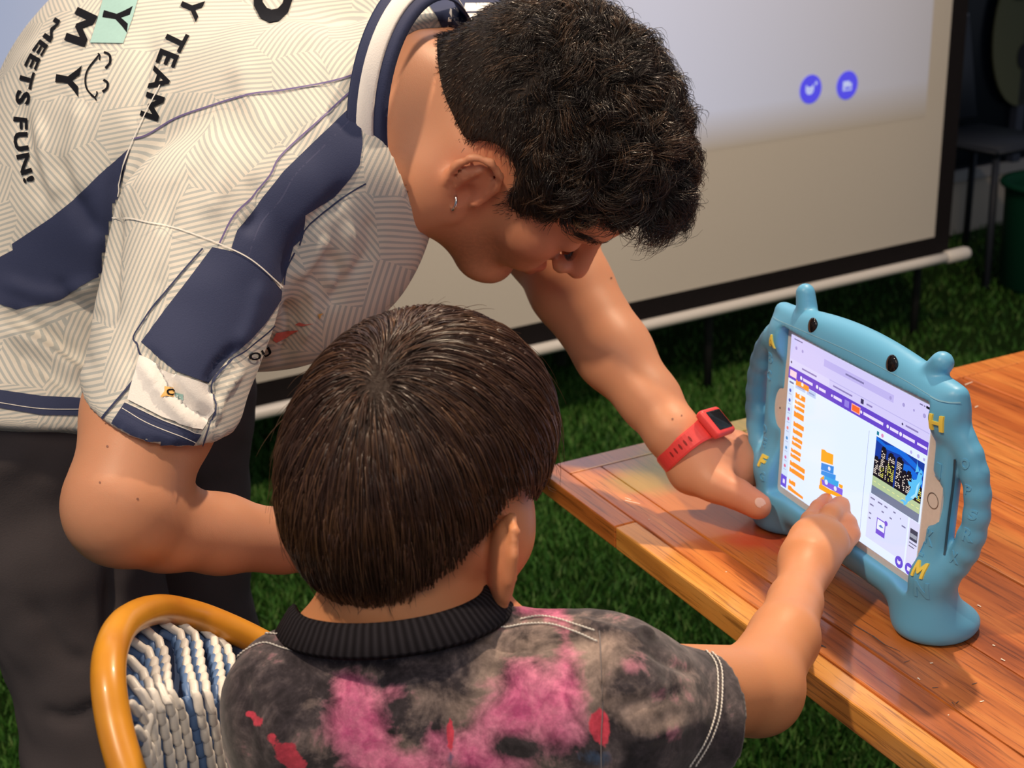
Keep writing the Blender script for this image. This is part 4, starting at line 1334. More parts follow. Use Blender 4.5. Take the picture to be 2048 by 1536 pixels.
# sparse short hairs fading at nape and sideburn
P0, fi = pick(VA, FA, np.ones(len(FA)), 200000)
q0 = (P0 - HF[0]) @ HF[1].T; hl = np.interp(q0[:, 0], hx, hu) - q0[:, 2]
k_ = (np.linalg.norm(P0 - HF[0], axis=1) < .15) & (hl > -.01) & (hl < .012) & (q0[:, 0] < .078) & (rng.uniform(0, 1, len(P0)) < np.exp(-np.clip(hl, 0, 1) / .007)) & (np.abs(np.abs(q0[:, 1])) < .075)
P0 = P0[k_][:7000]; n0 = A.normals(P0); q0 = q0[k_][:7000]
dd = -aU * .6 - aF * .5 * np.sign(-q0[:, :1] + .0) * -1 + n0 * .5 + rng.normal(size=P0.shape) * .25
t5 = np.linspace(0, 1, 3)[None, :, None]
strands('hair_strand', P0[:, None] + t5 * dd[:, None] * .0055, .00026, hmA, hairA)
# brows, eyes, lashes
for e in (-1, 1):
    base = [HP(.0975 - .012 * u - .004 * u * u, e * (.012 + .042 * u), .010 + .010 * math.sin(u * 2.6)) for u in np.linspace(0, 1, 14)]
    Pb = []
    for i in range(420):
        u = rng.uniform(0, 1); j = u * 12.99; a = int(j); p = base[a] * (1 - (j - a)) + base[a + 1] * (j - a)
        p = p + aU * rng.normal() * .0022; d_ = (base[min(a + 1, 13)] - base[a]); d_ /= np.linalg.norm(d_); d_ = d_ + aU * (.35 - .5 * u) + rng.normal(size=3) * .12
        nn = A.normals(p[None])[0]; p = p - nn * A(p[None])[0]; d_ = d_ - nn * (d_ @ nn) + nn * .12
        Pb.append([p, p + d_ * .004, p + d_ * .008])
    strands('eyebrow', np.array(Pb), .00042, hmA, bodyA)
    ec = HP(.0835, .032 * e, -.0075)
    lash = []
    for u in np.linspace(-1, 1, 34):
        p = ec + HF[1][1] * u * .0125 + HF[1][0] * (.0120 - .004 * u * u) - HF[1][2] * (.006 - .001 * u * u)
        lash.append([p, p + aF * .003 - aU * .001, p + aF * .0065 + aU * .0005 + aR * u * .002])
    strands('eyelash', np.array(lash), .0003, hmA, bodyA)
# earring: small steel hoop on the near lobe
h = bodyT.hit(908, 405); eo = h[0]
m = MB(); stl = plain('steel', (.72, .72, .74), .18, .6, 1.0)
ax1 = -M3[:, 2] * .3 + h[1] * .8; ax1 /= np.linalg.norm(ax1); ax2 = Wn((-.10, 1, 0)); ax2 -= ax1 * (ax2 @ ax1); ax2 /= np.linalg.norm(ax2)
m.add(*tube([eo + ax1 * (.0045 * math.cos(a) - .001) + ax2 * .0062 * math.sin(a) for a in np.linspace(0, 2 * math.pi, 25)[:-1]], .0013, 8, True))
er = m.build('earring', stl, adult)

# ---- watch on the far wrist
sk = emit; redm = plain('red_silicone', (.88, .07, .07), .42, .5); blk = plain('watch_black', (.015, .015, .018), .08, .6)
wc = W(1362, 882, 1.305); axw = W(1400, 925, 1.305) - W(1300, 800, 1.325); axw /= np.linalg.norm(axw)
# band ring: near-side run from (1440,860) down to (1340,935)
e1 = W(1428, 850, 1.292) - W(1335, 930, 1.300); hw = np.linalg.norm(e1) / 2; e1 = e1 / np.linalg.norm(e1)
e1 -= axw * (e1 @ axw); e1 /= np.linalg.norm(e1); e2 = np.cross(axw, e1)
if (e2 @ M3[:, 2]) > 0: e2 = -e2
wcc = W(1382, 889, 1.303)
watch = mesh('watch', [wcc], [], redm, adult) if False else None
def band(r_out, r_in, wfun, a0, a1, n=56):
    V = []; F = []
    for i in range(n + 1):
        a = a0 + (a1 - a0) * i / n; rad = e1 * math.cos(a) * 1.05 + e2 * math.sin(a) * .92
        w = wfun(a)
        for r in (r_in, r_out):
            for j, sw in enumerate((-1, -.8, .8, 1)):
                rr = r - (.0008 if (abs(sw) == 1 and r == r_out) else 0)
                V.append(wcc + rad * rr + axw * sw * w)
    for i in range(n):
        b = i * 8; c = b + 8
        for j in range(3): F.append((b + 4 + j, b + 5 + j, c + 5 + j, c + 4 + j)); F.append((b + j, c + j, c + j + 1, b + j + 1))
        F.append((b, b + 4, c + 4, c)); F.append((b + 3, c + 3, c + 7, b + 7))
    F.append((0, 1, 5, 4)); F.append((1, 2, 6, 5)); F.append((2, 3, 7, 6)); b = n * 8; F.append((b, b + 4, b + 5, b + 1)); F.append((b + 1, b + 5, b + 6, b + 2)); F.append((b + 2, b + 6, b + 7, b + 3))
    return V, F
wang = math.radians(20)
wf = lambda a: .0088 + .0052 * math.exp(-((a - wang) / .55) ** 2)
V, F = band(.0335, .0300, wf, wang - math.pi * .99, wang + math.pi * .99)
strap = mesh('watch', V, F, redm, adult, False); strap['label'] = 'red silicone smartwatch on the wrist'
rw = e1 * math.cos(wang) * 1.05 + e2 * math.sin(wang) * .92; rw /= np.linalg.norm(rw); tw_ = np.cross(axw, rw)
mt = Matrix([[axw[i], tw_[i], rw[i], (wcc + rw * .0345)[i]] for i in range(3)] + [[0, 0, 0, 1]])
bm = bmesh.new(); bm_box(bm, (-.0150, -.0215, -.006), (.0150, .0215, .0035), .0035, mt, 3); bm_obj('watch_case', bm, redm, strap)
bm = bmesh.new(); bm_box(bm, (-.0105, -.0165, .003), (.0105, .0165, .0043), .0010, mt, 2); bm_obj('display', bm, blk, strap)
for i in range(5):
    a = wang + math.radians(62 + i * 9.5); rad = e1 * math.cos(a) * 1.05 + e2 * math.sin(a) * .92; rad /= np.linalg.norm(rad); tt = np.cross(axw, rad)
    c_ = wcc + (e1 * math.cos(a) * 1.05 + e2 * math.sin(a) * .92) * .0336
    for sgn in (1,):
        V = [c_ + axw * (.0032 * math.cos(u)) + tt * (.0011 * math.sin(u)) + rad * .0003 for u in np.linspace(0, 2 * math.pi, 13)[:-1]]
        mesh('strap_hole', V, [tuple(range(12))], plain('hole_dark', (.30, .02, .02), .7) if i == 0 else bpy.data.materials['hole_dark'], strap, False)

# ================================================================== adult's clothes
S = SDF()
S.ball(W(570, 342, 1.24), .116, .04); S.ball(W(350, 262, 1.38), .168, .05); S.cone(W(450, 200, 1.38), W(760, 130, 1.38), .14, .10, .05)
for i in range(3): S.cone(torso_c[i][0], torso_c[i + 1][0], torso_c[i][1], torso_c[i + 1][1], .04)
S.cone(torso_c[3][0], W(60, 880, 1.315), .152, .168, .03)
S.ball(W(575, 440, 1.24), .116, .05)                                # front hanging loose
S.ball(W(520, 560, 1.22), .070, .06)
S.cone(W(800, 215, 1.24), W(560, 390, 1.14), .072, .062, .03); S.cone(W(800, 215, 1.24), SHF, .074, .066, .03)
hem_n = W(70, 1000, 1.30) - W(90, 700, 1.32)
S.plane(W(80, 862, 1.17), hem_n / np.linalg.norm(hem_n), .003)
S.cone(W(415, 470, 1.11), W(285, 930, 1.015), .0745, .0555, .035)              # near sleeve
cfn = Wn((-.32, .91, .27)); cft = Wn((1, .35, .05)); cft -= cfn * (cft @ cfn); cft /= np.linalg.norm(cft)
S.box(W(305, 818, 1.03) + cfn * .0805, (.076, .080, .090), .004, .007, 's', np.array([cft, cfn, np.cross(cft, cfn)]))
S.cone(SHF, W(1050, 310, 1.42), .070, .066, .03, flat=2)                        # far sleeve
cr_c = W(850, 215, 1.22); v1 = M3 @ np.array([-.018, .100, 0]); v2 = M3 @ np.array([.037, 0, .100]); cn = np.cross(v1, v2); cn /= np.linalg.norm(cn)
if cn @ (AH0 - cr_c) < 0: cn = -cn
S.cone(cr_c - cn * .012, cr_c + cn * .16, .094, .11, .004, op='s', flat=1)
V, F = S.mesh(.0040); V = smooth(V, F, 2, .5); N = vnormals(V, F)
FO = [([(236, 300), (226, 440), (214, 560), (222, 640)], -.010, 16), ([(262, 300), (245, 400), (235, 437)], .004, 9),
      ([(560, 575), (600, 480), (650, 420), (700, 370)], -.006, 16), ([(585, 560), (620, 520), (655, 470)], .005, 12),
      ([(575, 600), (590, 660), (560, 740)], -.012, 14), ([(610, 560), (625, 620), (600, 690)], .006, 12), ([(650, 500), (680, 560), (660, 620)], -.005, 14),
      ([(330, 520), (300, 600), (270, 680), (250, 760)], -.004, 14), ([(470, 690), (420, 760), (440, 800)], -.006, 9), ([(490, 730), (445, 790), (425, 860)], .005, 8),
      ([(300, 700), (360, 790), (440, 850)], -.007, 8), ([(280, 720), (330, 800), (400, 870)], .004, 7), ([(500, 350), (520, 420), (480, 470)], -.004, 16), ([(420, 260), (440, 360), (410, 440)], .004, 22),
      ([(100, 300), (150, 400), (200, 480)], -.006, 18), ([(40, 200), (60, 320), (90, 420)], -.005, 16), ([(70, 230), (95, 330), (120, 400)], .005, 14), ([(160, 200), (150, 300), (170, 400)], .004, 18),
      ([(0, 620), (80, 660), (180, 730)], -.010, 16), ([(0, 655), (90, 700), (170, 760)], .008, 16), ([(20, 700), (90, 740), (160, 790)], -.005, 12), ([(0, 560), (100, 590), (200, 560)], .004, 16),
      ([(110, 560), (160, 610), (205, 640)], -.005, 14), ([(480, 120), (500, 200), (560, 300)], .004, 26), ([(620, 60), (640, 160), (690, 240)], -.004, 22), ([(300, 60), (290, 160), (270, 260)], -.004, 22),
      ([(390, 330), (340, 400), (330, 470)], -.004, 15), ([(700, 440), (690, 520), (650, 580)], .005, 16), ([(740, 430), (740, 500), (700, 560)], -.004, 13), ([(520, 560), (500, 640), (470, 700)], .003, 14)]
V = folds(V, N, FO)
wn = np.array([mn.noise(Vector(v * 26)) for v in V]); V = V + N * (wn * .0016)[:, None]
camc = (V - CAMP) @ M3
pc = np.column_stack([camc[:, 0], camc[:, 1]]) + np.column_stack([N @ M3[:, 0], N @ M3[:, 1]]) * .02
jer = NT('patterned_jersey')
uv = jer.attr('pc').outputs['Vector']
def mapping(src, sc, rot=(0, 0, 0)):
    m_ = jer.n('ShaderNodeMapping'); m_.inputs['Scale'].default_value = (sc,) * 3; m_.inputs['Rotation'].default_value = rot; jer.l(src, m_.inputs['Vector']); return m_.outputs[0]
vo = jer.n('ShaderNodeTexVoronoi', voronoi_dimensions='2D', feature='F1'); vo.inputs['Scale'].default_value = 21; vo.inputs['Randomness'].default_value = .62
jer.l(uv, vo.inputs['Vector'])
sep = jer.n('ShaderNodeSeparateColor'); jer.l(vo.outputs['Color'], sep.inputs[0])
k3 = jer.math('FLOOR', jer.math('MULTIPLY', sep.outputs[0], 2.999))
angn = jer.math('ADD', jer.math('MULTIPLY', k3, math.pi / 3), .35)
sx = jer.n('ShaderNodeSeparateXYZ'); jer.l(uv, sx.inputs[0])
pr = jer.math('ADD', jer.math('MULTIPLY', sx.outputs[0], jer.math('COSINE', angn)), jer.math('MULTIPLY', sx.outputs[1], jer.math('SINE', angn)))
stripe = jer.math('SINE', jer.math('MULTIPLY', pr, 2 * math.pi / .0047))
sm = jer.n('ShaderNodeMapRange'); sm.inputs['From Min'].default_value = .0; sm.inputs['From Max'].default_value = .35; jer.l(stripe, sm.inputs[0])
jer.base(jer.mix(sm.outputs[0], lin((.88, .86, .82)), lin((.715, .735, .73)))).set(.75, .2, sheen=.15)
weave = jer.n('ShaderNodeTexVoronoi', voronoi_dimensions='2D'); weave.inputs['Scale'].default_value = 900; jer.l(uv, weave.inputs['Vector'])
jer.bump(weave.outputs['Distance'], .10, .0005)
shirtA = mesh('shirt', V, F, jer.m, adult, True, {'pc': pc})
ST = Target(V, F)
navy = plain('navy_cloth', (.04, .052, .12), .72, .25, grain=.25, gscale=900); ink = plain('black_print', (.012, .013, .018), .9, .05); teal = plain('teal_print', (.36, .60, .59), .7)
wht = plain('white_cloth', (.88, .86, .84), .8, .2, grain=.3, gscale=900); thread = plain('seam_thread', (.86, .84, .80), .8)
pv = plain('violet_print', (.15, .12, .30), .6); redp = plain('red_print', (.70, .16, .14), .7); orp = plain('orange_print', (.85, .50, .15), .7)
LP = lambda n, p, mt_, o=.0011, **k: poly_print(n, ST, p, mt_, shirtA, o, step=7, **k)
LP('navy_panel', [(717, 200), (640, 272), (566, 344), (520, 402), (473, 461), (461, 500), (510, 530), (560, 566), (570, 545), (586, 492), (605, 476), (609, 430), (640, 410), (664, 398), (700, 356), (718, 330), (724, 290), (720, 240)], navy)
LP('navy_panel', [(424, 495), (470, 505), (520, 533), (562, 582), (560, 600), (530, 645), (500, 678), (455, 719), (417, 767), (350, 742), (284, 685), (330, 620), (380, 555)], navy)
LP('navy_panel', [(262, 296), (215, 335), (145, 402), (103, 436), (25, 488), (27, 500), (-30, 530), (-30, 600), (34, 618), (120, 599), (185, 558), (216, 545), (216, 500), (226, 440), (240, 380)], navy)
LP('navy_panel', [(-30, 776), (0, 780), (82, 792), (190, 798), (190, 832), (82, 830), (0, 816), (-30, 812)], navy)
LP('navy_panel', [(250, 806), (229, 838), (224, 846), (262, 868), (308, 886), (345, 896), (380, 900), (402, 868), (325, 842)], navy)
SPn = lambda p, w=3.2, mt_=None, o=.0014, n='piping': strip_print(n, ST, p, w, mt_ or navy, shirtA, o)
SPn([(266, 279), (297, 270), (352, 238), (410, 217), (496, 191), (566, 182), (664, 164), (728, 144)], 3.4, pv)
SPn([(722, 165), (640, 240), (562, 312), (539, 352), (500, 398), (465, 434), (437, 490)], 3.6, pv)
SPn([(730, 367), (700, 385), (664, 412), (612, 455), (598, 490)], 3.2); SPn([(588, 505), (570, 540), (565, 570)], 3.2)
SPn([(405, 498), (340, 575), (270, 667), (276, 690), (283, 712)], 3.4); SPn([(277, 751), (245, 790), (206, 836)], 4)
SPn([(572, 599), (545, 650), (500, 690), (458, 725), (427, 762), (424, 790), (431, 821), (412, 860), (392, 920)], 3, None, .0022)
SPn([(228, 437), (262, 438), (300, 447), (350, 457), (400, 474), (440, 490), (500, 520), (562, 574)], 2.6, thread, .0018, 'seam')
SPn([(322, 172), (290, 235), (262, 296), (240, 370), (228, 437)], 2.2, thread, .0018, 'seam'); SPn([(700, 240), (640, 300), (590, 350), (560, 400), (520, 450), (492, 520)], 3.0, plain('navy_dark', (.05, .06, .14), .8), .0011, 'seam')
SPn([(0, 806), (82, 818), (175, 819)], 1.4, thread, .0018, 'seam'); SPn([(246, 818), (300, 850), (388, 884)], 1.4, thread, .0018, 'seam')
SPn([(253, 806), (325, 842), (400, 868)], 1.6, thread, .0022, 'seam')
LP('teal_box', [(212, -20), (282, -20), (265, 40), (247, 88), (181, 87), (196, 40)], teal)
TXt = lambda t_, path, h, **k: text_print('lettering', ST, t_, path, h, ink, shirtA, **{**dict(off=.0014), **k})
TXt('Y', [(217, -2), (207, 30), (203, 62)], 52, bold=.035, off=.0012, space=1)
TXt('M', [(157, 16), (142, 48), (130, 82)], 44, bold=.03)
TXt('Y', [(121, 122), (113, 158), (112, 195)], 46, bold=.035)
TXt('MEETS FUN!', [(112, 36), (88, 72), (64, 105), (47, 140), (37, 175), (31, 215), (28, 250), (30, 290), (38, 330), (50, 368)], [13, 20, 25, 28, 29, 30, 31, 30, 26, 22], bold=.03)
TXt('Y TEAM', [(372, -12), (345, 50), (322, 100), (302, 160), (279, 232)], [44, 44, 42, 40, 40], bold=.03)
TXt('D', [(512, -62), (505, -10), (498, 42)], 82, bold=.035)
for p, w in (([(199, 112), (178, 139), (172, 161), (176, 181), (190, 196)], 3.6), ([(209, 106), (220, 112), (221, 127), (212, 138)], 5), ([(208, 161), (216, 167), (215, 178), (206, 185)], 5), ([(197, 108), (201, 113), (200, 122)], 3), ([(183, 192), (191, 197), (194, 202)], 3), ([(195, 184), (195, 190), (190, 198)], 3)):
    strip_print('printed_curve', ST, p, w, ink, shirtA, .0012)
LP('red_logo', [(545, 678), (552, 664), (575, 661), (600, 660), (570, 675), (552, 684)], redp); LP('red_logo', [(591, 649), (600, 644), (612, 648), (627, 646), (606, 652)], redp)
LP('orange_logo', [(634, 628), (647, 625), (640, 630), (638, 638)], orp)
text_print('lettering', ST, 'OU', [(497, 722), (520, 718), (545, 706)], 16, ink, shirtA, bold=.03)
# sleeve: white block with the small orange tag
LP('sleeve_block', [(262, 775), (282, 712), (340, 745), (415, 770), (424, 790), (428, 822), (402, 860), (325, 836), (256, 800)], wht, .0017)
LP('orange_logo', [(326, 775), (346, 779), (344, 797), (325, 794)], orp, .0021); text_print('lettering', ST, 'C', [(328, 793), (343, 795)], 13, ink, shirtA, bold=.04, off=.0026)
LP('teal_box', [(350, 783), (369, 787), (366, 800), (348, 797)], teal, .0021)
# far shoulder
LP('navy_panel', [(860, -40), (840, -20), (875, 40), (900, 90), (1010, 60), (1080, -40)], navy); LP('label', [(900, 19), (928, 17), (930, 8), (993, 7), (1000, 30), (925, 60), (890, 66)], wht, .0011)
SPn([(898, 37), (925, 36)], 3, navy, .0016); SPn([(928, 27), (968, 26)], 3, navy, .0016)
# collar: three bands around the neck opening
def ringband(name, k0, k1, h0, h1, mat, lift, par):
    n = 72; V = []; F = []
    for i in range(n):
        a = 2 * math.pi * i / n; r = math.cos(a) * v2 + math.sin(a) * v1
        for j in range(5):
            u = j / 4; k = k0 + (k1 - k0) * u; h = h0 + (h1 - h0) * u + lift * math.sin(math.pi * u)
            V.append(cr_c + r * k + cn * h)
        for j in range(5):
            u = 1 - j / 4; k = k0 + (k1 - k0) * u; h = h0 + (h1 - h0) * u - .0022
            V.append(cr_c + r * k + cn * h)
    for i in range(n):
        b = i * 10; c = (i + 1) % n * 10
        for j in range(10): l = (j + 1) % 10; F.append((b + j, b + l, c + l, c + j))
    return mesh(name, V, F, mat, par)
collar = ringband('collar', .93, 1.13, .014, -.010, navy, .0008, adult)
ringband('collar_stripe', 1.012, 1.095, .0058, -.0042, wht, .0016, collar)

# trousers, shoes
TR_ = SDF(); TR_.ball(W(70, 760, 1.32), .146, .03)
for a, b, c, r in ((HIPN, KN_, AN_, .105), (HIPF, KF_, AF_, .100)): TR_.cone(a, b, r, .075, .02); TR_.cone(b, c, .075, .058, .02)
TR_.cone(HIPN, HIPF, .108, .105, .03)
TR_.plane((0, 0, .900), (0, 0, 1), .004)
TR_.plane((0, 0, .06), (0, 0, -1), .004)
V, F = TR_.mesh(.006); V = smooth(V, F, 2, .5); N = vnormals(V, F)
wn = np.array([mn.noise(Vector((v[0] * 7, v[1] * 7, v[2] * 13))) + .4 * mn.noise(Vector(v * 32)) for v in V]); V = V + N * (wn * .006)[:, None]
V = folds(V, N, [([(225, 1120), (222, 1250), (226, 1400), (228, 1536)], -.012, 14), ([(60, 1200), (120, 1300), (180, 1330)], -.004, 20), ([(80, 1420), (140, 1440), (210, 1400)], -.004, 16), ([(380, 860), (400, 1000), (390, 1140)], .004, 26)])
mesh('trousers', V, F, plain('charcoal_trousers', (.105, .09, .095), .85, .15, grain=.3, gscale=700), adult)
for a in (AN_, AF_):
    s = SDF(); s.chain([((a[0] - .02, a[1] + .03, .05), .042), ((a[0] + .05, a[1] - .07, .042), .044), ((a[0] + .10, a[1] - .14, .038), .036)], .02, .02)
    s.cone((a[0], a[1], .06), (a[0], a[1], .11), .045, .048, .03); s.plane((0, 0, .001), (0, 0, -1), .004)
    V, F = s.mesh(.005); sh = mesh('shoe', V, F, plain('shoe_grey', (.20, .20, .22), .6), adult)
    m = MB(); 
    for k in range(4):
        p = np.array([a[0] + .045 + k * .012, a[1] - .06 - k * .017, .088 - k * .004]); sd = np.array([.026, .018, -.006])
        m.add(*tube([p - sd, p + [0, 0, .006], p + sd], .0028, 6))
    tag(m.build('laces', wht, sh), kind='stuff')

# ================================================================== child
kk = .90
KH0 = W(838, 935, .885)
kF = Wn((.558, -.057, .831)); kU = Wn((.119, -.983, -.139)); kU -= kF * (kU @ kF); kU /= np.linalg.norm(kU); kR = np.cross(kF, kU)
KF = (KH0, np.array([kF, kR, kU]))
def KP(*a): return KH0 + np.array(a) * kk @ KF[1]
DN = np.array([0, 0, -1.]); kfh = np.array([kF[0], kF[1], 0]); kfh /= np.linalg.norm(kfh)
SL = W(600, 1412, .885); SR_ = W(1212, 1402, .850); mids = (SL + SR_) / 2
hipc = np.array([mids[0], mids[1] + .05, .535]); krt = SR_ - SL; krt[2] = 0; krt /= np.linalg.norm(krt)
kid = empty('person', (hipc[0], hipc[1], 0), 'child with straight dark brown hair in a black and pink tie-dye T-shirt, touching the tablet', 'person')
K = SDF(); head_prims(K, KF, .84)
K.ell(tuple((KP(.03, .045, -.045))), (.030,) * 3, .02)                       # full cheeks
K.ell(tuple((KP(.03, -.045, -.045))), (.030,) * 3, .02)
K.cone(KP(-.03, 0, -.06), W(835, 1290, .895), .042, .036, .02)
K.cone(W(775, 1215, .885), W(650, 1300, .895), .040, .026, .02); K.cone(W(800, 1215, .885), W(950, 1300, .885), .038, .026, .02); K.cone(W(790, 1290, .89), SL, .038, .034, .03); K.cone(W(835, 1290, .885), SR_, .042, .034, .03)
def tors(s, g):
    s.ell(mids + DN * .055, (.122 + g, .062 + g, .085 + g), .03, B=np.array([krt, np.cross([0, 0, 1], krt), [0, 0, 1]]))
    s.ell(mids + DN * .17 + np.array([0, .02, 0]), (.113 + g, .078 + g, .13 + g), .04, B=np.array([krt, np.cross([0, 0, 1], krt), [0, 0, 1]]))
    s.ell(hipc + np.array([0, 0, .01]), (.112 + g, .085 + g, .08 + g), .03, B=np.array([krt, np.cross([0, 0, 1], krt), [0, 0, 1]]))
tors(K, -.006)
# right arm to the display
ELB = W(1508, 1378, .965); WR_ = W(1606, 1152, 1.115)
K.cone(SR_, ELB, .036, .0300, .02); K.ball(W(1530, 1382, .965), .0245, .015)
K.chain([(ELB, .0295), (W(1568, 1275, 1.02), .0255), (W(1590, 1205, 1.075), .0205), (WR_, .0185)], .012, .008)
hn_ = Wn((-.25, -.62, -.74))
K.cone(WR_, W(1618, 1118, 1.128), .0185, .0215, .008)
K.cone(W(1615, 1122, 1.127), W(1636, 1086, 1.145), .0235, .0262, .010, fl=hn_, fs=1.5)
tip = TO + np.array([0, 0, 0]) + 0
tp0 = W(1653, 999, 1.207)
finger(K, [W(1606, 1070, 1.150), W(1619, 1040, 1.168), W(1637, 1015, 1.188), tp0], .0080, .0064, .002)
finger(K, [W(1646, 1064, 1.153), W(1662, 1028, 1.164), W(1680, 1012, 1.180), W(1684, 1026, 1.196)], .0092, .0078, .002)
finger(K, [W(1674, 1076, 1.156), W(1694, 1048, 1.168), W(1700, 1044, 1.186), W(1694, 1056, 1.198)], .0086, .0072, .002)
finger(K, [W(1684, 1096, 1.150), W(1702, 1070, 1.160), W(1706, 1066, 1.178), W(1698, 1080, 1.190)], .0080, .0066, .002)
finger(K, [W(1600, 1100, 1.140), W(1612, 1080, 1.172), W(1630, 1060, 1.190)], .0095, .0070, .006)
# left arm resting in the lap
EL2 = SL + DN * .15 - krt * .03 + kfh * .02; WL = hipc - krt * .06 + kfh * .15 + np.array([0, 0, .06])
K.cone(SL, EL2, .035, .028, .02); K.cone(EL2, WL, .027, .019, .01); K.cone(WL, WL + kfh * .045 + krt * .01, .020, .024, .01, fl=(0, 0, 1), fs=1.5)
for i in range(4): b = WL + kfh * .05 + krt * (.018 - .012 * i); finger(K, [b, b + kfh * .025 + DN * .006, b + kfh * .036 + DN * .018], .0068, .0055)
b = WL + kfh * .02 + krt * .018; finger(K, [b, b + kfh * .025 + krt * .014], .008, .006)
# legs
feet = []
for e in (-1, 1):
    h_ = hipc + krt * .055 * e; kn = h_ + kfh * .25 + krt * .02 * e + np.array([0, 0, .005]); an = kn + np.array([0, 0, -.27]) + kfh * .03
    K.cone(h_, kn, .055, .040, .03); K.cone(kn, an, .038, .026, .015); K.cone(an, an + kfh * .09 + DN * .03, .026, .022, .01); feet.append(an)
keo = ear_prims(K, KF, 1, .96, c=(-.004, .070, -.048), lean=.75, tilt=.15, th=.009); ear_prims(K, KF, -1, .96, c=(-.004, .070, -.048), lean=.75, tilt=.15)
bodyK, VK, FK = build_skin('body', K, .0028, skinB, kid,
    blush=[(keo, (.028,) * 3, .55), (KP(.07, .05, -.04), (.03,) * 3, .45), (KP(.1, 0, -.07), (.014,) * 3, .8), (W(1662, 1020, 1.18), (.02,) * 3, .45), (W(1700, 1060, 1.165), (.016,) * 3, .4), (tp0, (.010,) * 3, .5), (WR_, (.02,) * 3, .15)], it=1)
print('kid body', len(VK)); KTg = Target(VK, FK)
lay('mole', KTg, disc((1471, 1366), 3.4, 8), [tuple(range(8))], plain('mole_soft', (.45, .22, .14), .6), bodyK, .0004)
# nail of the pointing finger
nl = SDF((W(1649, 1003, 1.199), np.array([Wn((.9, .3, -.1)), Wn((.12, -.5, .85)), hn_]))); nl.ell((0, 0, 0), (.0042, .0050, .0016), .001)
V, F = nl.mesh(.0006, pad=.004); mesh('fingernail', V, F, nailm, bodyK)
for e in (-1, 1):
    pts = []
    for i in range(160):
        u = rng.uniform(0, 1); p = KP(.0975 - .012 * u, e * (.012 + .040 * u), .010 + .008 * math.sin(u * 2.6)); nn = K.normals(p[None])[0]; p = p - nn * K(p[None])[0]
        d_ = kR * e * 1. + kU * .2 + rng.normal(size=3) * .1; pts.append([p, p + d_ * .0035, p + d_ * .006])
    strands('eyebrow', np.array(pts), .00035, hmA, bodyK)

# ---- straight hair
khx = [-.16, -.09, -.055, -.030, -.012, .004, .020, .045, .070, .09, .11, .16]
khu = [-.086, -.088, -.074, -.050, -.026, -.010, -.004, -.002, .004, .020, .034, .036]
def khl(p):
    q = (np.asarray(p) - KH0) @ KF[1].T / kk
    return ((np.interp(q[..., 0], khx, khu) + .024 * (np.abs(q[..., 1]) / .075) ** 2 * np.clip((.035 - q[..., 0]) / .05, 0, 1) - q[..., 2]) * kk * .8).astype(np.float32)
KC = SDF((KH0, KF[1]))
KC.ell((-.004 * kk, 0, .020 * kk), (.102 * kk, .0800 * kk, .090 * kk), .01)
KC.ell((-.030 * kk, 0, -.020 * kk), (.078 * kk, .0680 * kk, .076 * kk), .03)
KC.ell((.02 * kk, 0, .03 * kk), (.090 * kk, .0785 * kk, .077 * kk), .02)
KCs = SDF((KH0, KF[1])); KCs.P = list(KC.P)
KC.fn(khl, .008, 'i')
V, F = KC.mesh(.003, pad=.015)
hairK = mesh('hair', V, F, cap_mat('hair_under_brown', (.20, .14, .11)), kid)
nK = vnormals(V, F)
triw = np.linalg.norm(np.cross(V[F[:, 2]] - V[F[:, 0]], V[F[:, 3]] - V[F[:, 1]]), axis=1)
P0, fi = pick(V, F, triw, 16500); ok = khl(P0) < -.002; P0 = P0[ok]; n0 = nK[fi[ok]]; ok = (n0 * (P0 - KH0)).sum(1) > 0; P0 = P0[ok]; n0 = n0[ok]
wr = W(748, 765, .80); gq = KCs.normals(wr[None])[0]; wr = wr - gq * KCs(wr[None])[0]
partdir = KF[1][0]                                                     # the parting runs forward from the whorl
camleft = Wn((-1, -.2, 0))
def kflow(p, t):
    d = p - wr; r = np.linalg.norm(d, axis=1)[:, None] + 1e-6; d = d / r
    n_ = KCs.normals(p, .001); sw = np.cross(n_, d)
    q = (p - KH0) @ KF[1].T
    fr = np.clip((q[:, :1] + .02) / .07, 0, 1) * np.clip((q[:, 2:3]) / .05, 0, 1)
    side = np.sign((p - wr) @ kR)[:, None]
    down = DN[None] * (.55 + .9 * np.clip(r / .09, 0, 1.4)) - kU * .2
    out = d * 1.25 + sw * .30 * np.exp(-r / .05) + down * (1 - .55 * fr) + kR * side * .5 * fr + partdir * .25 * fr
    return out
clump = np.floor(P0 / .009).astype(int); hs = (clump * [73856093, 19349663, 83492791]).sum(1) % 9973
g6 = np.random.default_rng(4).uniform(-1, 1, (9973, 4))[hs]
n = len(P0); m_ = 9; Ls = .030 + .035 * np.random.default_rng(8).uniform(0, 1, n)
hgt = np.abs(g6[:, 0]) * .0022 + rng.uniform(0, .0016, n)
P = np.zeros((n, m_, 3)); p = P0.copy(); P[:, 0] = p - n0 * .001
jj = g6[:, 1:4] * .10 + rng.normal(size=(n, 3)) * .035
alive = np.ones(n)
for k in range(1, m_):
    d = kflow(p, 0); d /= np.linalg.norm(d, axis=1)[:, None]; d = d + jj; g_ = KCs.normals(p, .001)
    d = d - g_ * (d * g_).sum(1)[:, None]; d /= np.linalg.norm(d, axis=1)[:, None] + 1e-9
    alive = alive * np.where(khl(p) < .001 + .004 * g6[:, 2], 1, .25)
    p = p + d * (Ls / (m_ - 1) * alive)[:, None]
    err = KCs(p) - hgt * math.sin(math.pi * min(1, .25 + .6 * k / (m_ - 1)))
    p = p - g_ * err[:, None]; P[:, k] = p
hmK = hair_mat('brown_straight_hair', (.19, .13, .105), (.29, .20, .16), (.44, .32, .23), .33)
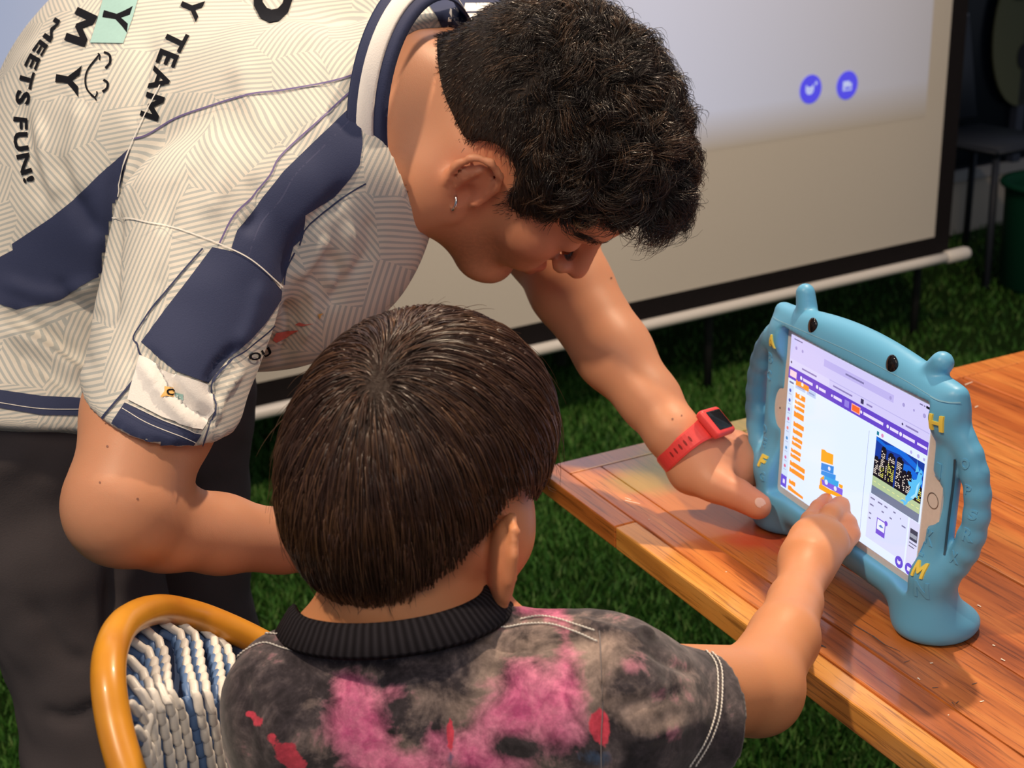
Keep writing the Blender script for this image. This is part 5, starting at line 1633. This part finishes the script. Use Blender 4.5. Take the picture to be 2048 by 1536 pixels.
strands('hair_strand', P, .00046, hmK, hairK, np.clip(.5 + g6[:, 3] * .3 + rng.normal(size=n) * .16, 0, 1))
# a few loose hairs
idx = rng.choice(n, 260); Pl = P[idx] + (nK[fi[ok.nonzero()[0][idx % ok.sum()] % len(fi)]] * 0)[:, None]
gl = KCs.normals(P[idx][:, 5]); tt = np.linspace(0, 1, m_)[None, :, None]
strands('hair_strand', P[idx] + gl[:, None] * tt ** 1.5 * .007 + rng.normal(size=(260, 1, 3)) * .003 * tt, .0003, hmK, hairK, rng.uniform(.7, 1, 260))

# ---- T-shirt
G = SDF(); tors(G, .0015)
G.cone(SL, SR_, .037, .038, .025)
G.cone(W(835, 1312, .885), SL, .040, .040, .03); G.cone(W(835, 1312, .885), SR_, .042, .043, .03)
G.cone(W(1190, 1425, .865), W(1418, 1436, .905), .056, .0415, .03, flat=2)
SLE = SL + DN * .10 - krt * .025 + kfh * .01; G.cone(SL, SLE, .040, .040, .03, flat=2)
kc_c = W(783, 1218, .872); kv1 = M3 @ np.array([.0640, -.0080, -.006]); kv2 = M3 @ np.array([.005, .010, -.050]); kcn = np.cross(kv2, kv1); kcn /= np.linalg.norm(kcn)
if kcn @ (KH0 - kc_c) < 0: kcn = -kcn
G.cone(kc_c - kcn * .006, kc_c + kcn * .12, .058, .062, .004, op='s', flat=1)
G.plane(hipc + np.array([0, 0, -.035]), (0, 0, -1), .003)
V, F = G.mesh(.0026); V = smooth(V, F, 1, .5); N = vnormals(V, F)
FO = [([(1000, 1225), (1050, 1222), (1100, 1205)], .003, 9), ([(1095, 1215), (1110, 1204), (1125, 1212)], .006, 7), ([(1040, 1216), (1052, 1208), (1064, 1216)], .004, 6), ([(1200, 1270), (1204, 1360), (1203, 1450), (1202, 1536)], -.0035, 5),
      ([(1150, 1240), (1220, 1260), (1290, 1290)], .003, 10), ([(1260, 1275), (1285, 1262), (1310, 1280)], .004, 7), ([(1290, 1300), (1350, 1330), (1400, 1345)], -.0035, 10), ([(1220, 1330), (1290, 1350), (1340, 1400)], .0025, 14),
      ([(1230, 1430), (1300, 1400), (1380, 1380)], -.003, 14), ([(1240, 1480), (1310, 1470), (1380, 1440)], .003, 14), ([(700, 1360), (690, 1440), (710, 1536)], .0022, 24), ([(880, 1330), (900, 1420), (890, 1536)], -.003, 22),
      ([(480, 1340), (500, 1420), (490, 1536)], -.003, 14), ([(550, 1340), (560, 1440), (545, 1536)], .0022, 20), ([(960, 1260), (990, 1290), (1040, 1300)], -.004, 10), ([(1060, 1340), (1120, 1420), (1110, 1520)], .002, 26), ([(560, 1270), (590, 1240), (600, 1262)], .004, 8)]
V = folds(V, N, FO); wn = np.array([mn.noise(Vector(v * 34)) + .5 * mn.noise(Vector(v * 80)) for v in V]); V = V + N * (wn * .0012)[:, None]
Pp, _ = proj(V)
def wblob(L):
    a = np.zeros(len(V))
    for cx, cy, rx, ry, w_ in L: a += w_ * np.exp(-(((Pp[:, 0] - cx) / rx) ** 2 + ((Pp[:, 1] - cy) / ry) ** 2))
    return np.clip(a, 0, 1.3)
pink = wblob([(700, 1430, 42, 75, 1.0), (745, 1500, 60, 50, .9), (790, 1385, 30, 22, .5), (1040, 1350, 50, 40, .8), (1070, 1410, 85, 45, 1.0), (1000, 1440, 60, 40, .8), (935, 1500, 50, 40, .9), (870, 1480, 24, 30, .7), (1140, 1360, 34, 60, .7), (1130, 1470, 50, 40, .8), (1010, 1530, 70, 22, .8), (700, 1370, 30, 30, .6), (730, 1440, 60, 50, .5), (1260, 1330, 40, 26, .4), (1340, 1400, 40, 24, .35),
              (1060, 1215, 40, 16, .9), (1110, 1225, 30, 24, .8), (1130, 1280, 20, 40, .5), (1340, 1470, 34, 16, .55), (1420, 1290, 20, 20, .3), (830, 1530, 60, 20, .8), (1250, 1400, 24, 14, .35)])
pale = wblob([(975, 1330, 34, 80, .8), (1050, 1290, 60, 34, .7), (1160, 1300, 70, 34, .75), (1170, 1380, 40, 70, .8), (1110, 1240, 70, 20, .6), (1260, 1410, 60, 30, .7), (1300, 1450, 70, 26, .7), (1230, 1330, 50, 30, .45), (930, 1430, 44, 40, .6), (800, 1500, 40, 50, .6), (1110, 1440, 50, 30, .4), (740, 1350, 50, 16, .3), (1380, 1360, 40, 30, .3), (1090, 1530, 50, 20, .5), (620, 1400, 30, 30, .3), (700, 1340, 60, 20, .35), (1000, 1400, 50, 60, .5), (1350, 1420, 60, 40, .5), (1230, 1280, 50, 24, .5), (860, 1400, 60, 50, .4), (650, 1500, 60, 40, .35)])
redb = wblob([(1202, 1452, 22, 40, 1.3), (900, 1470, 7, 34, 1.3), (500, 1428, 14, 10, .9), (515, 1445, 12, 12, .9), (545, 1475, 14, 14, .9), (570, 1505, 22, 18, 1.1), (595, 1530, 26, 18, 1.1)])
teal_ = wblob([(1180, 1515, 44, 26, .9), (900, 1520, 12, 26, .8)])
td = NT('tie_dye'); v = td.obj(); n1 = td.noise(v, 26, 6, .65, 1.2); n2 = td.noise(v, 190, 4, .7); n3 = td.noise(v, 60, 5, .7, .5)
nn_ = td.math('ADD', td.math('MULTIPLY', n1, .8), td.math('MULTIPLY', n3, .5))
def edge(att, lo, hi):
    f = td.math('ADD', td.attr(att).outputs['Fac'], td.math('MULTIPLY', td.math('SUBTRACT', nn_, .65), 2.2)); r = td.n('ShaderNodeMapRange'); r.inputs['From Min'].default_value = lo; r.inputs['From Max'].default_value = hi; td.l(f, r.inputs[0]); return r.outputs[0]
col = td.ramp(nn_, [(.46, lin((.15, .14, .155))), (.62, lin((.27, .245, .265))), (.78, lin((.44, .40, .41)))])
col = td.mix(edge('pale', .15, 1.1), col, lin((.68, .60, .56)))
col = td.mix(edge('pink', .22, .95), col, td.ramp(n3, [(.35, lin((.80, .36, .56))), (.65, lin((.95, .58, .71)))]))
col = td.mix(edge('redb', .45, .6), col, lin((.86, .30, .38))); col = td.mix(edge('teal', .5, .75), col, lin((.26, .33, .44)))
spk = td.ramp(n2, [(.42, (.72,) * 3), (.62, (1.08,) * 3)]); col = td.mix(.8, col, spk, 'MULTIPLY')
td.base(col).set(.9, .12, sheen=.25); td.bump(n2, .25, .0008)
shirtK = mesh('shirt', V, F, td.m, kid, True, {'pink': pink, 'pale': pale, 'redb': redb, 'teal': teal_})
KT = Target(V, F)
rib = NT('rib_knit'); cc_ = rib.attr('ribu').outputs['Fac']; wv = rib.math('SINE', rib.math('MULTIPLY', cc_, 170 * math.pi))
rib.base(rib.mix(rib.math('MULTIPLY', rib.math('ADD', wv, 1), .5), lin((.11, .10, .115)), lin((.19, .18, .20)))).set(.9, .1); rib.bump(wv, .5, .0008)
def ring_kid():
    n_ = 160; V = []; F = []; A_ = []
    for i in range(n_):
        a = 2 * math.pi * i / n_; r = math.cos(a) * kv1 + math.sin(a) * kv2 + DN * (.05 * max(0, -math.sin(a)) - .003)
        prof_ = [(.93, .0070), (.96, .0082), (1.02, .0055), (1.08, .0005), (1.19, -.0085), (1.16, -.012), (1.02, .0), (.94, .0040)]
        for k_, h_ in prof_: V.append(kc_c + r * k_ + kcn * h_); A_.append(i / n_)
    for i in range(n_):
        b = i * 8; c = (i + 1) % n_ * 8
        for j in range(8): l = (j + 1) % 8; F.append((b + j, b + l, c + l, c + j))
    return mesh('collar', V, F, rib.m, kid, True, {'ribu': A_})
ring_kid()
thr = plain('stitch_thread', (.80, .77, .72), .8)
def stitches(pl, w=2.6, gap=7):
    """a run of small raised stitches"""
    pl = catmull(np.array(pl, float), 20); L = np.concatenate([[0], np.cumsum(np.linalg.norm(np.diff(pl, axis=0), axis=1))]); m = MB(); got = False
    for s0 in np.arange(0, L[-1] - gap, gap):
        pts = []
        for u in (s0, s0 + gap * .5, s0 + gap * .92):
            h = KT.hit(*[np.interp(u, L, pl[:, i]) for i in range(2)])
            if h is None: break
            pts.append(h[0] + h[1] * (.0007 if u != s0 + gap * .5 else .0012))
        if len(pts) == 3 and np.linalg.norm(pts[0] - pts[2]) < .008: m.add(*tube(pts, .00055, 5)); got = True
    if got: tag(m.build('stitching', thr, shirtK), kind='stuff')
stitches([(466, 1325), (495, 1300), (530, 1287), (570, 1298), (640, 1315), (720, 1319), (820, 1310), (900, 1288), (950, 1255), (972, 1244), (1005, 1256), (1050, 1250), (1100, 1250), (1150, 1265), (1197, 1286)])
stitches([(580, 1283), (640, 1294), (720, 1299), (820, 1291), (900, 1268), (945, 1240), (972, 1226)]); stitches([(1040, 1240), (1075, 1234), (1110, 1238), (1150, 1250), (1195, 1264)]); stitches([(505, 1278), (530, 1269), (560, 1270)])
stitches([(1400, 1293), (1425, 1318), (1434, 1350), (1430, 1420), (1410, 1480), (1375, 1536)]); stitches([(1412, 1296), (1435, 1320), (1443, 1352), (1439, 1422), (1420, 1480), (1386, 1536)])
strip_print('seam', KT, [(1199, 1262), (1204, 1340), (1204, 1440), (1203, 1536)], 2, plain('seam_dark', (.22, .20, .21), .9), shirtK, .0006)

# shorts and shoes
s = SDF(); s.ell(hipc, (.118, .092, .085), .01, B=np.array([krt, np.cross([0, 0, 1], krt), [0, 0, 1]]))
for e in (-1, 1): h_ = hipc + krt * .055 * e; s.cone(h_, h_ + kfh * .17 + krt * .014 * e, .062, .056, .03, flat=2)
V, F = s.mesh(.005); mesh('shorts', smooth(V, F, 1), F, plain('shorts_blue', (.14, .17, .26), .85, grain=.3), kid)
for an in feet:
    s = SDF(); s.chain([(an - kfh * .012 + DN * .028, .029), (an + kfh * .055 + DN * .038, .027), (an + kfh * .105 + DN * .044, .022)], .01, .01); s.cone(an + DN * .02, an + np.array([0, 0, .015]), .031, .030, .01)
    V, F = s.mesh(.004); mesh('shoe', V, F, plain('kid_shoe', (.75, .76, .78), .5), kid)

# ================================================================== rattan chair
cz = np.array([hipc[0], hipc[1], 0]) 
seatc = hipc - kfh * .0 + np.array([0, .0, 0]); seatc[2] = .43
chair = empty('rattan_chair', (seatc[0], seatc[1], 0), 'yellow-framed bistro chair with blue and white woven back, bottom left, the child sits on it', 'chair')
yw = NT('yellow_cane'); v = yw.obj(); n1 = yw.noise(v, 14, 4); n2 = yw.noise(v, 240, 3)
yw.base(yw.mix(yw.ramp(n1, [(.4, (0, 0, 0)), (.7, (1, 1, 1))]), lin((.88, .61, .17)), lin((.78, .50, .14)))).set(.36, .5, coat=.2); yw.bump(n2, .05, .0006)
hoop = [(330, 1700, .775), (290, 1620, .785), (254, 1540, .795), (229, 1450, .81), (217, 1365, .825), (222, 1300, .85), (246, 1250, .89), (290, 1224, .94), (335, 1219, .985), (390, 1230, 1.015), (445, 1250, 1.03), (510, 1280, 1.045), (580, 1320, 1.055), (640, 1380, 1.06), (690, 1470, 1.06), (720, 1560, 1.055)]
HP3 = catmull(np.array([W(*q) for q in hoop]), 8)
m = MB(); m.add(*tube(HP3, .0106, 18)); m.build('back_hoop', yw.m, chair)
wpl = plain('woven_white', (.90, .86, .80), .38, .5); bpl = plain('woven_blue', (.12, .22, .45), .4, .5)
def Zc(x, y): return .80 + (x - 220) * .00065 + max(0, 1400 - y) * .0007
ropes = [[(287, 1259), (312, 1278), (328, 1311), (334, 1364), (346, 1395), (363, 1423), (374, 1470), (386, 1520), (398, 1575)],
         [(331, 1252), (352, 1262), (366, 1285), (375, 1335), (393, 1394), (410, 1467), (422, 1520), (434, 1575)],
         [(361, 1250), (380, 1262), (395, 1288), (402, 1335), (416, 1394), (430, 1452), (442, 1520), (456, 1575)],
         [(402, 1259), (420, 1272), (431, 1294), (438, 1335), (446, 1394), (455, 1467), (468, 1540)],
         [(264, 1285), (288, 1298), (305, 1322), (314, 1364), (330, 1395), (343, 1420), (353, 1467), (363, 1520), (372, 1575)],
         [(255, 1320), (274, 1334), (290, 1356), (304, 1386), (316, 1410), (326, 1445), (338, 1500), (348, 1560)],
         [(255, 1362), (270, 1372), (284, 1390), (300, 1415), (306, 1455), (314, 1505), (322, 1565)],
         [(262, 1412), (278, 1424), (294, 1446), (290, 1480), (295, 1520), (300, 1575)],
         [(272, 1462), (288, 1474), (300, 1500), (312, 1545), (318, 1580)], [(430, 1272), (452, 1295), (466, 1335), (480, 1394), (490, 1460), (500, 1540)]]
def lozenge(name, L_, w_, h_):
    """small curved cane piece, 48 faces"""
    V = []; F = []; ns, nr = 7, 8
    for i in range(ns):
        u = i / (ns - 1) * 2 - 1; rr = math.sqrt(max(0, 1 - u ** 2)) * .96 + .04
        bend = -.30 * math.sin(u * 2.4)
        for j in range(nr):
            a = 2 * math.pi * j / nr; V.append((u * L_ / 2, w_ / 2 * rr * math.cos(a) + bend * w_, h_ / 2 * rr * math.sin(a)))
    for i in range(ns - 1):
        for j in range(nr): k = (j + 1) % nr; F.append((i * nr + j, i * nr + k, (i + 1) * nr + k, (i + 1) * nr + j))
    F.append(tuple(range(nr))[::-1]); F.append(tuple((ns - 1) * nr + j for j in range(nr)))
    me = bpy.data.meshes.new(name); me.from_pydata(V, [], F); me.update(); me.polygons.foreach_set('use_smooth', [True] * len(me.polygons)); return me
lwm = lozenge('white_strand', .0200, .0072, .0058); lwm.materials.append(wpl); lbm = lozenge('blue_strand', .0150, .0080, .0050); lbm.materials.append(bpl)
pinv = Matrix.Translation(chair.location).inverted(); cnt = 0
def place(me, name, p, xd, zd):
    zd = zd - xd * (zd @ xd); zd /= np.linalg.norm(zd); yd = np.cross(zd, xd)
    o = bpy.data.objects.new(name, me); COL.objects.link(o); o.parent = chair; o.matrix_parent_inverse = pinv
    o.matrix_basis = Matrix([[xd[i], yd[i], zd[i], p[i]] for i in range(3)] + [[0, 0, 0, 1]])
backn = Wn((.25, -.25, -.93))
for r_ in ropes:
    pl = catmull(np.array([W(x, y, Zc(x, y)) for x, y in r_]), 8); L = np.concatenate([[0], np.cumsum(np.linalg.norm(np.diff(pl, axis=0), axis=1))])
    for u in np.arange(.006, L[-1] - .004, .0112):
        p = np.array([np.interp(u, L, pl[:, i]) for i in range(3)]); q = np.array([np.interp(u + .003, L, pl[:, i]) for i in range(3)]); t_ = q - p; t_ /= np.linalg.norm(t_)
        sd = np.cross(backn, t_); xd = t_ * .90 + sd * (.36 if (sd @ M3[:, 0]) > 0 else -.36); xd /= np.linalg.norm(xd)
        place(lwm, 'white_strand', p + backn * .0012, xd, backn)
        xs = t_ * .45 + sd * (.9 if (sd @ M3[:, 0]) > 0 else -.9); xs /= np.linalg.norm(xs)
        rs = sd * (1 if (sd @ M3[:, 0]) > 0 else -1)
        place(lbm, 'blue_strand', p - rs * .0066 - backn * .0010, (t_ * .75 + rs * .55) / np.linalg.norm(t_ * .75 + rs * .55), backn)
# woven backing sheet behind the strands
gx = np.linspace(0, 1, 26); V = []; top_ = catmull(np.array([(232, 1560), (226, 1450), (222, 1360), (232, 1300), (262, 1258), (320, 1238), (400, 1245), (470, 1275), (560, 1330), (660, 1450), (700, 1600)], float), 5)
for x, y in top_: V.append(W(x, y, Zc(x, y) + .006 if x < 470 else 1.04))
for x, y in top_:
    yb = 1640; xb = x + 40 if x < 470 else x; V.append(W(xb, yb, Zc(xb, 1560) + .01 if x < 470 else 1.03))
nt = len(top_); mesh('woven_back', V, [(i, i + 1, nt + i + 1, nt + i) for i in range(nt - 1)], plain('woven_dark', (.05, .09, .20), .7), chair)
# seat and legs
m = MB(); m.add(*lathe([(.001, 0), (.17, 0), (.185, .006), (.19, .014), (.185, .022), (.17, .026), (.001, .02)], (seatc[0], seatc[1], .425), 40)); m.build('seat', bpl, chair)
m = MB(); m.add(*tube([seatc + np.array([.192 * math.cos(a), .192 * math.sin(a), 0]) for a in np.linspace(0, 2 * math.pi, 41)[:-1]], .011, 12, True)); m.build('seat_ring', yw.m, chair)
endL = HP3[0]; endR = HP3[-1]
for p, q in ((endL, seatc - krt * .19), (endR, seatc + krt * .02 + np.cross([0, 0, 1], krt) * .19)):
    m = MB(); m.add(*tube(catmull(np.array([p, (p + q) / 2 + np.array([0, 0, -.02]), np.array([q[0], q[1], .44])]), 6), .0106, 14)); m.build('back_post', yw.m, chair)
for a in (45, 135, 225, 315):
    d_ = np.array([math.cos(math.radians(a)), math.sin(math.radians(a)), 0]); m = MB(); m.add(*tube([seatc + d_ * .165 + np.array([0, 0, 0]), np.array([seatc[0] + d_[0] * .2, seatc[1] + d_[1] * .2, .005])], .0115, 12)); m.build('leg', yw.m, chair)
m = MB(); m.add(*tube([np.array([seatc[0], seatc[1], .2]) + .18 * np.array([math.cos(a), math.sin(a), 0]) for a in np.linspace(0, 2 * math.pi, 37)[:-1]], .008, 10, True)); m.build('stretcher', yw.m, chair)
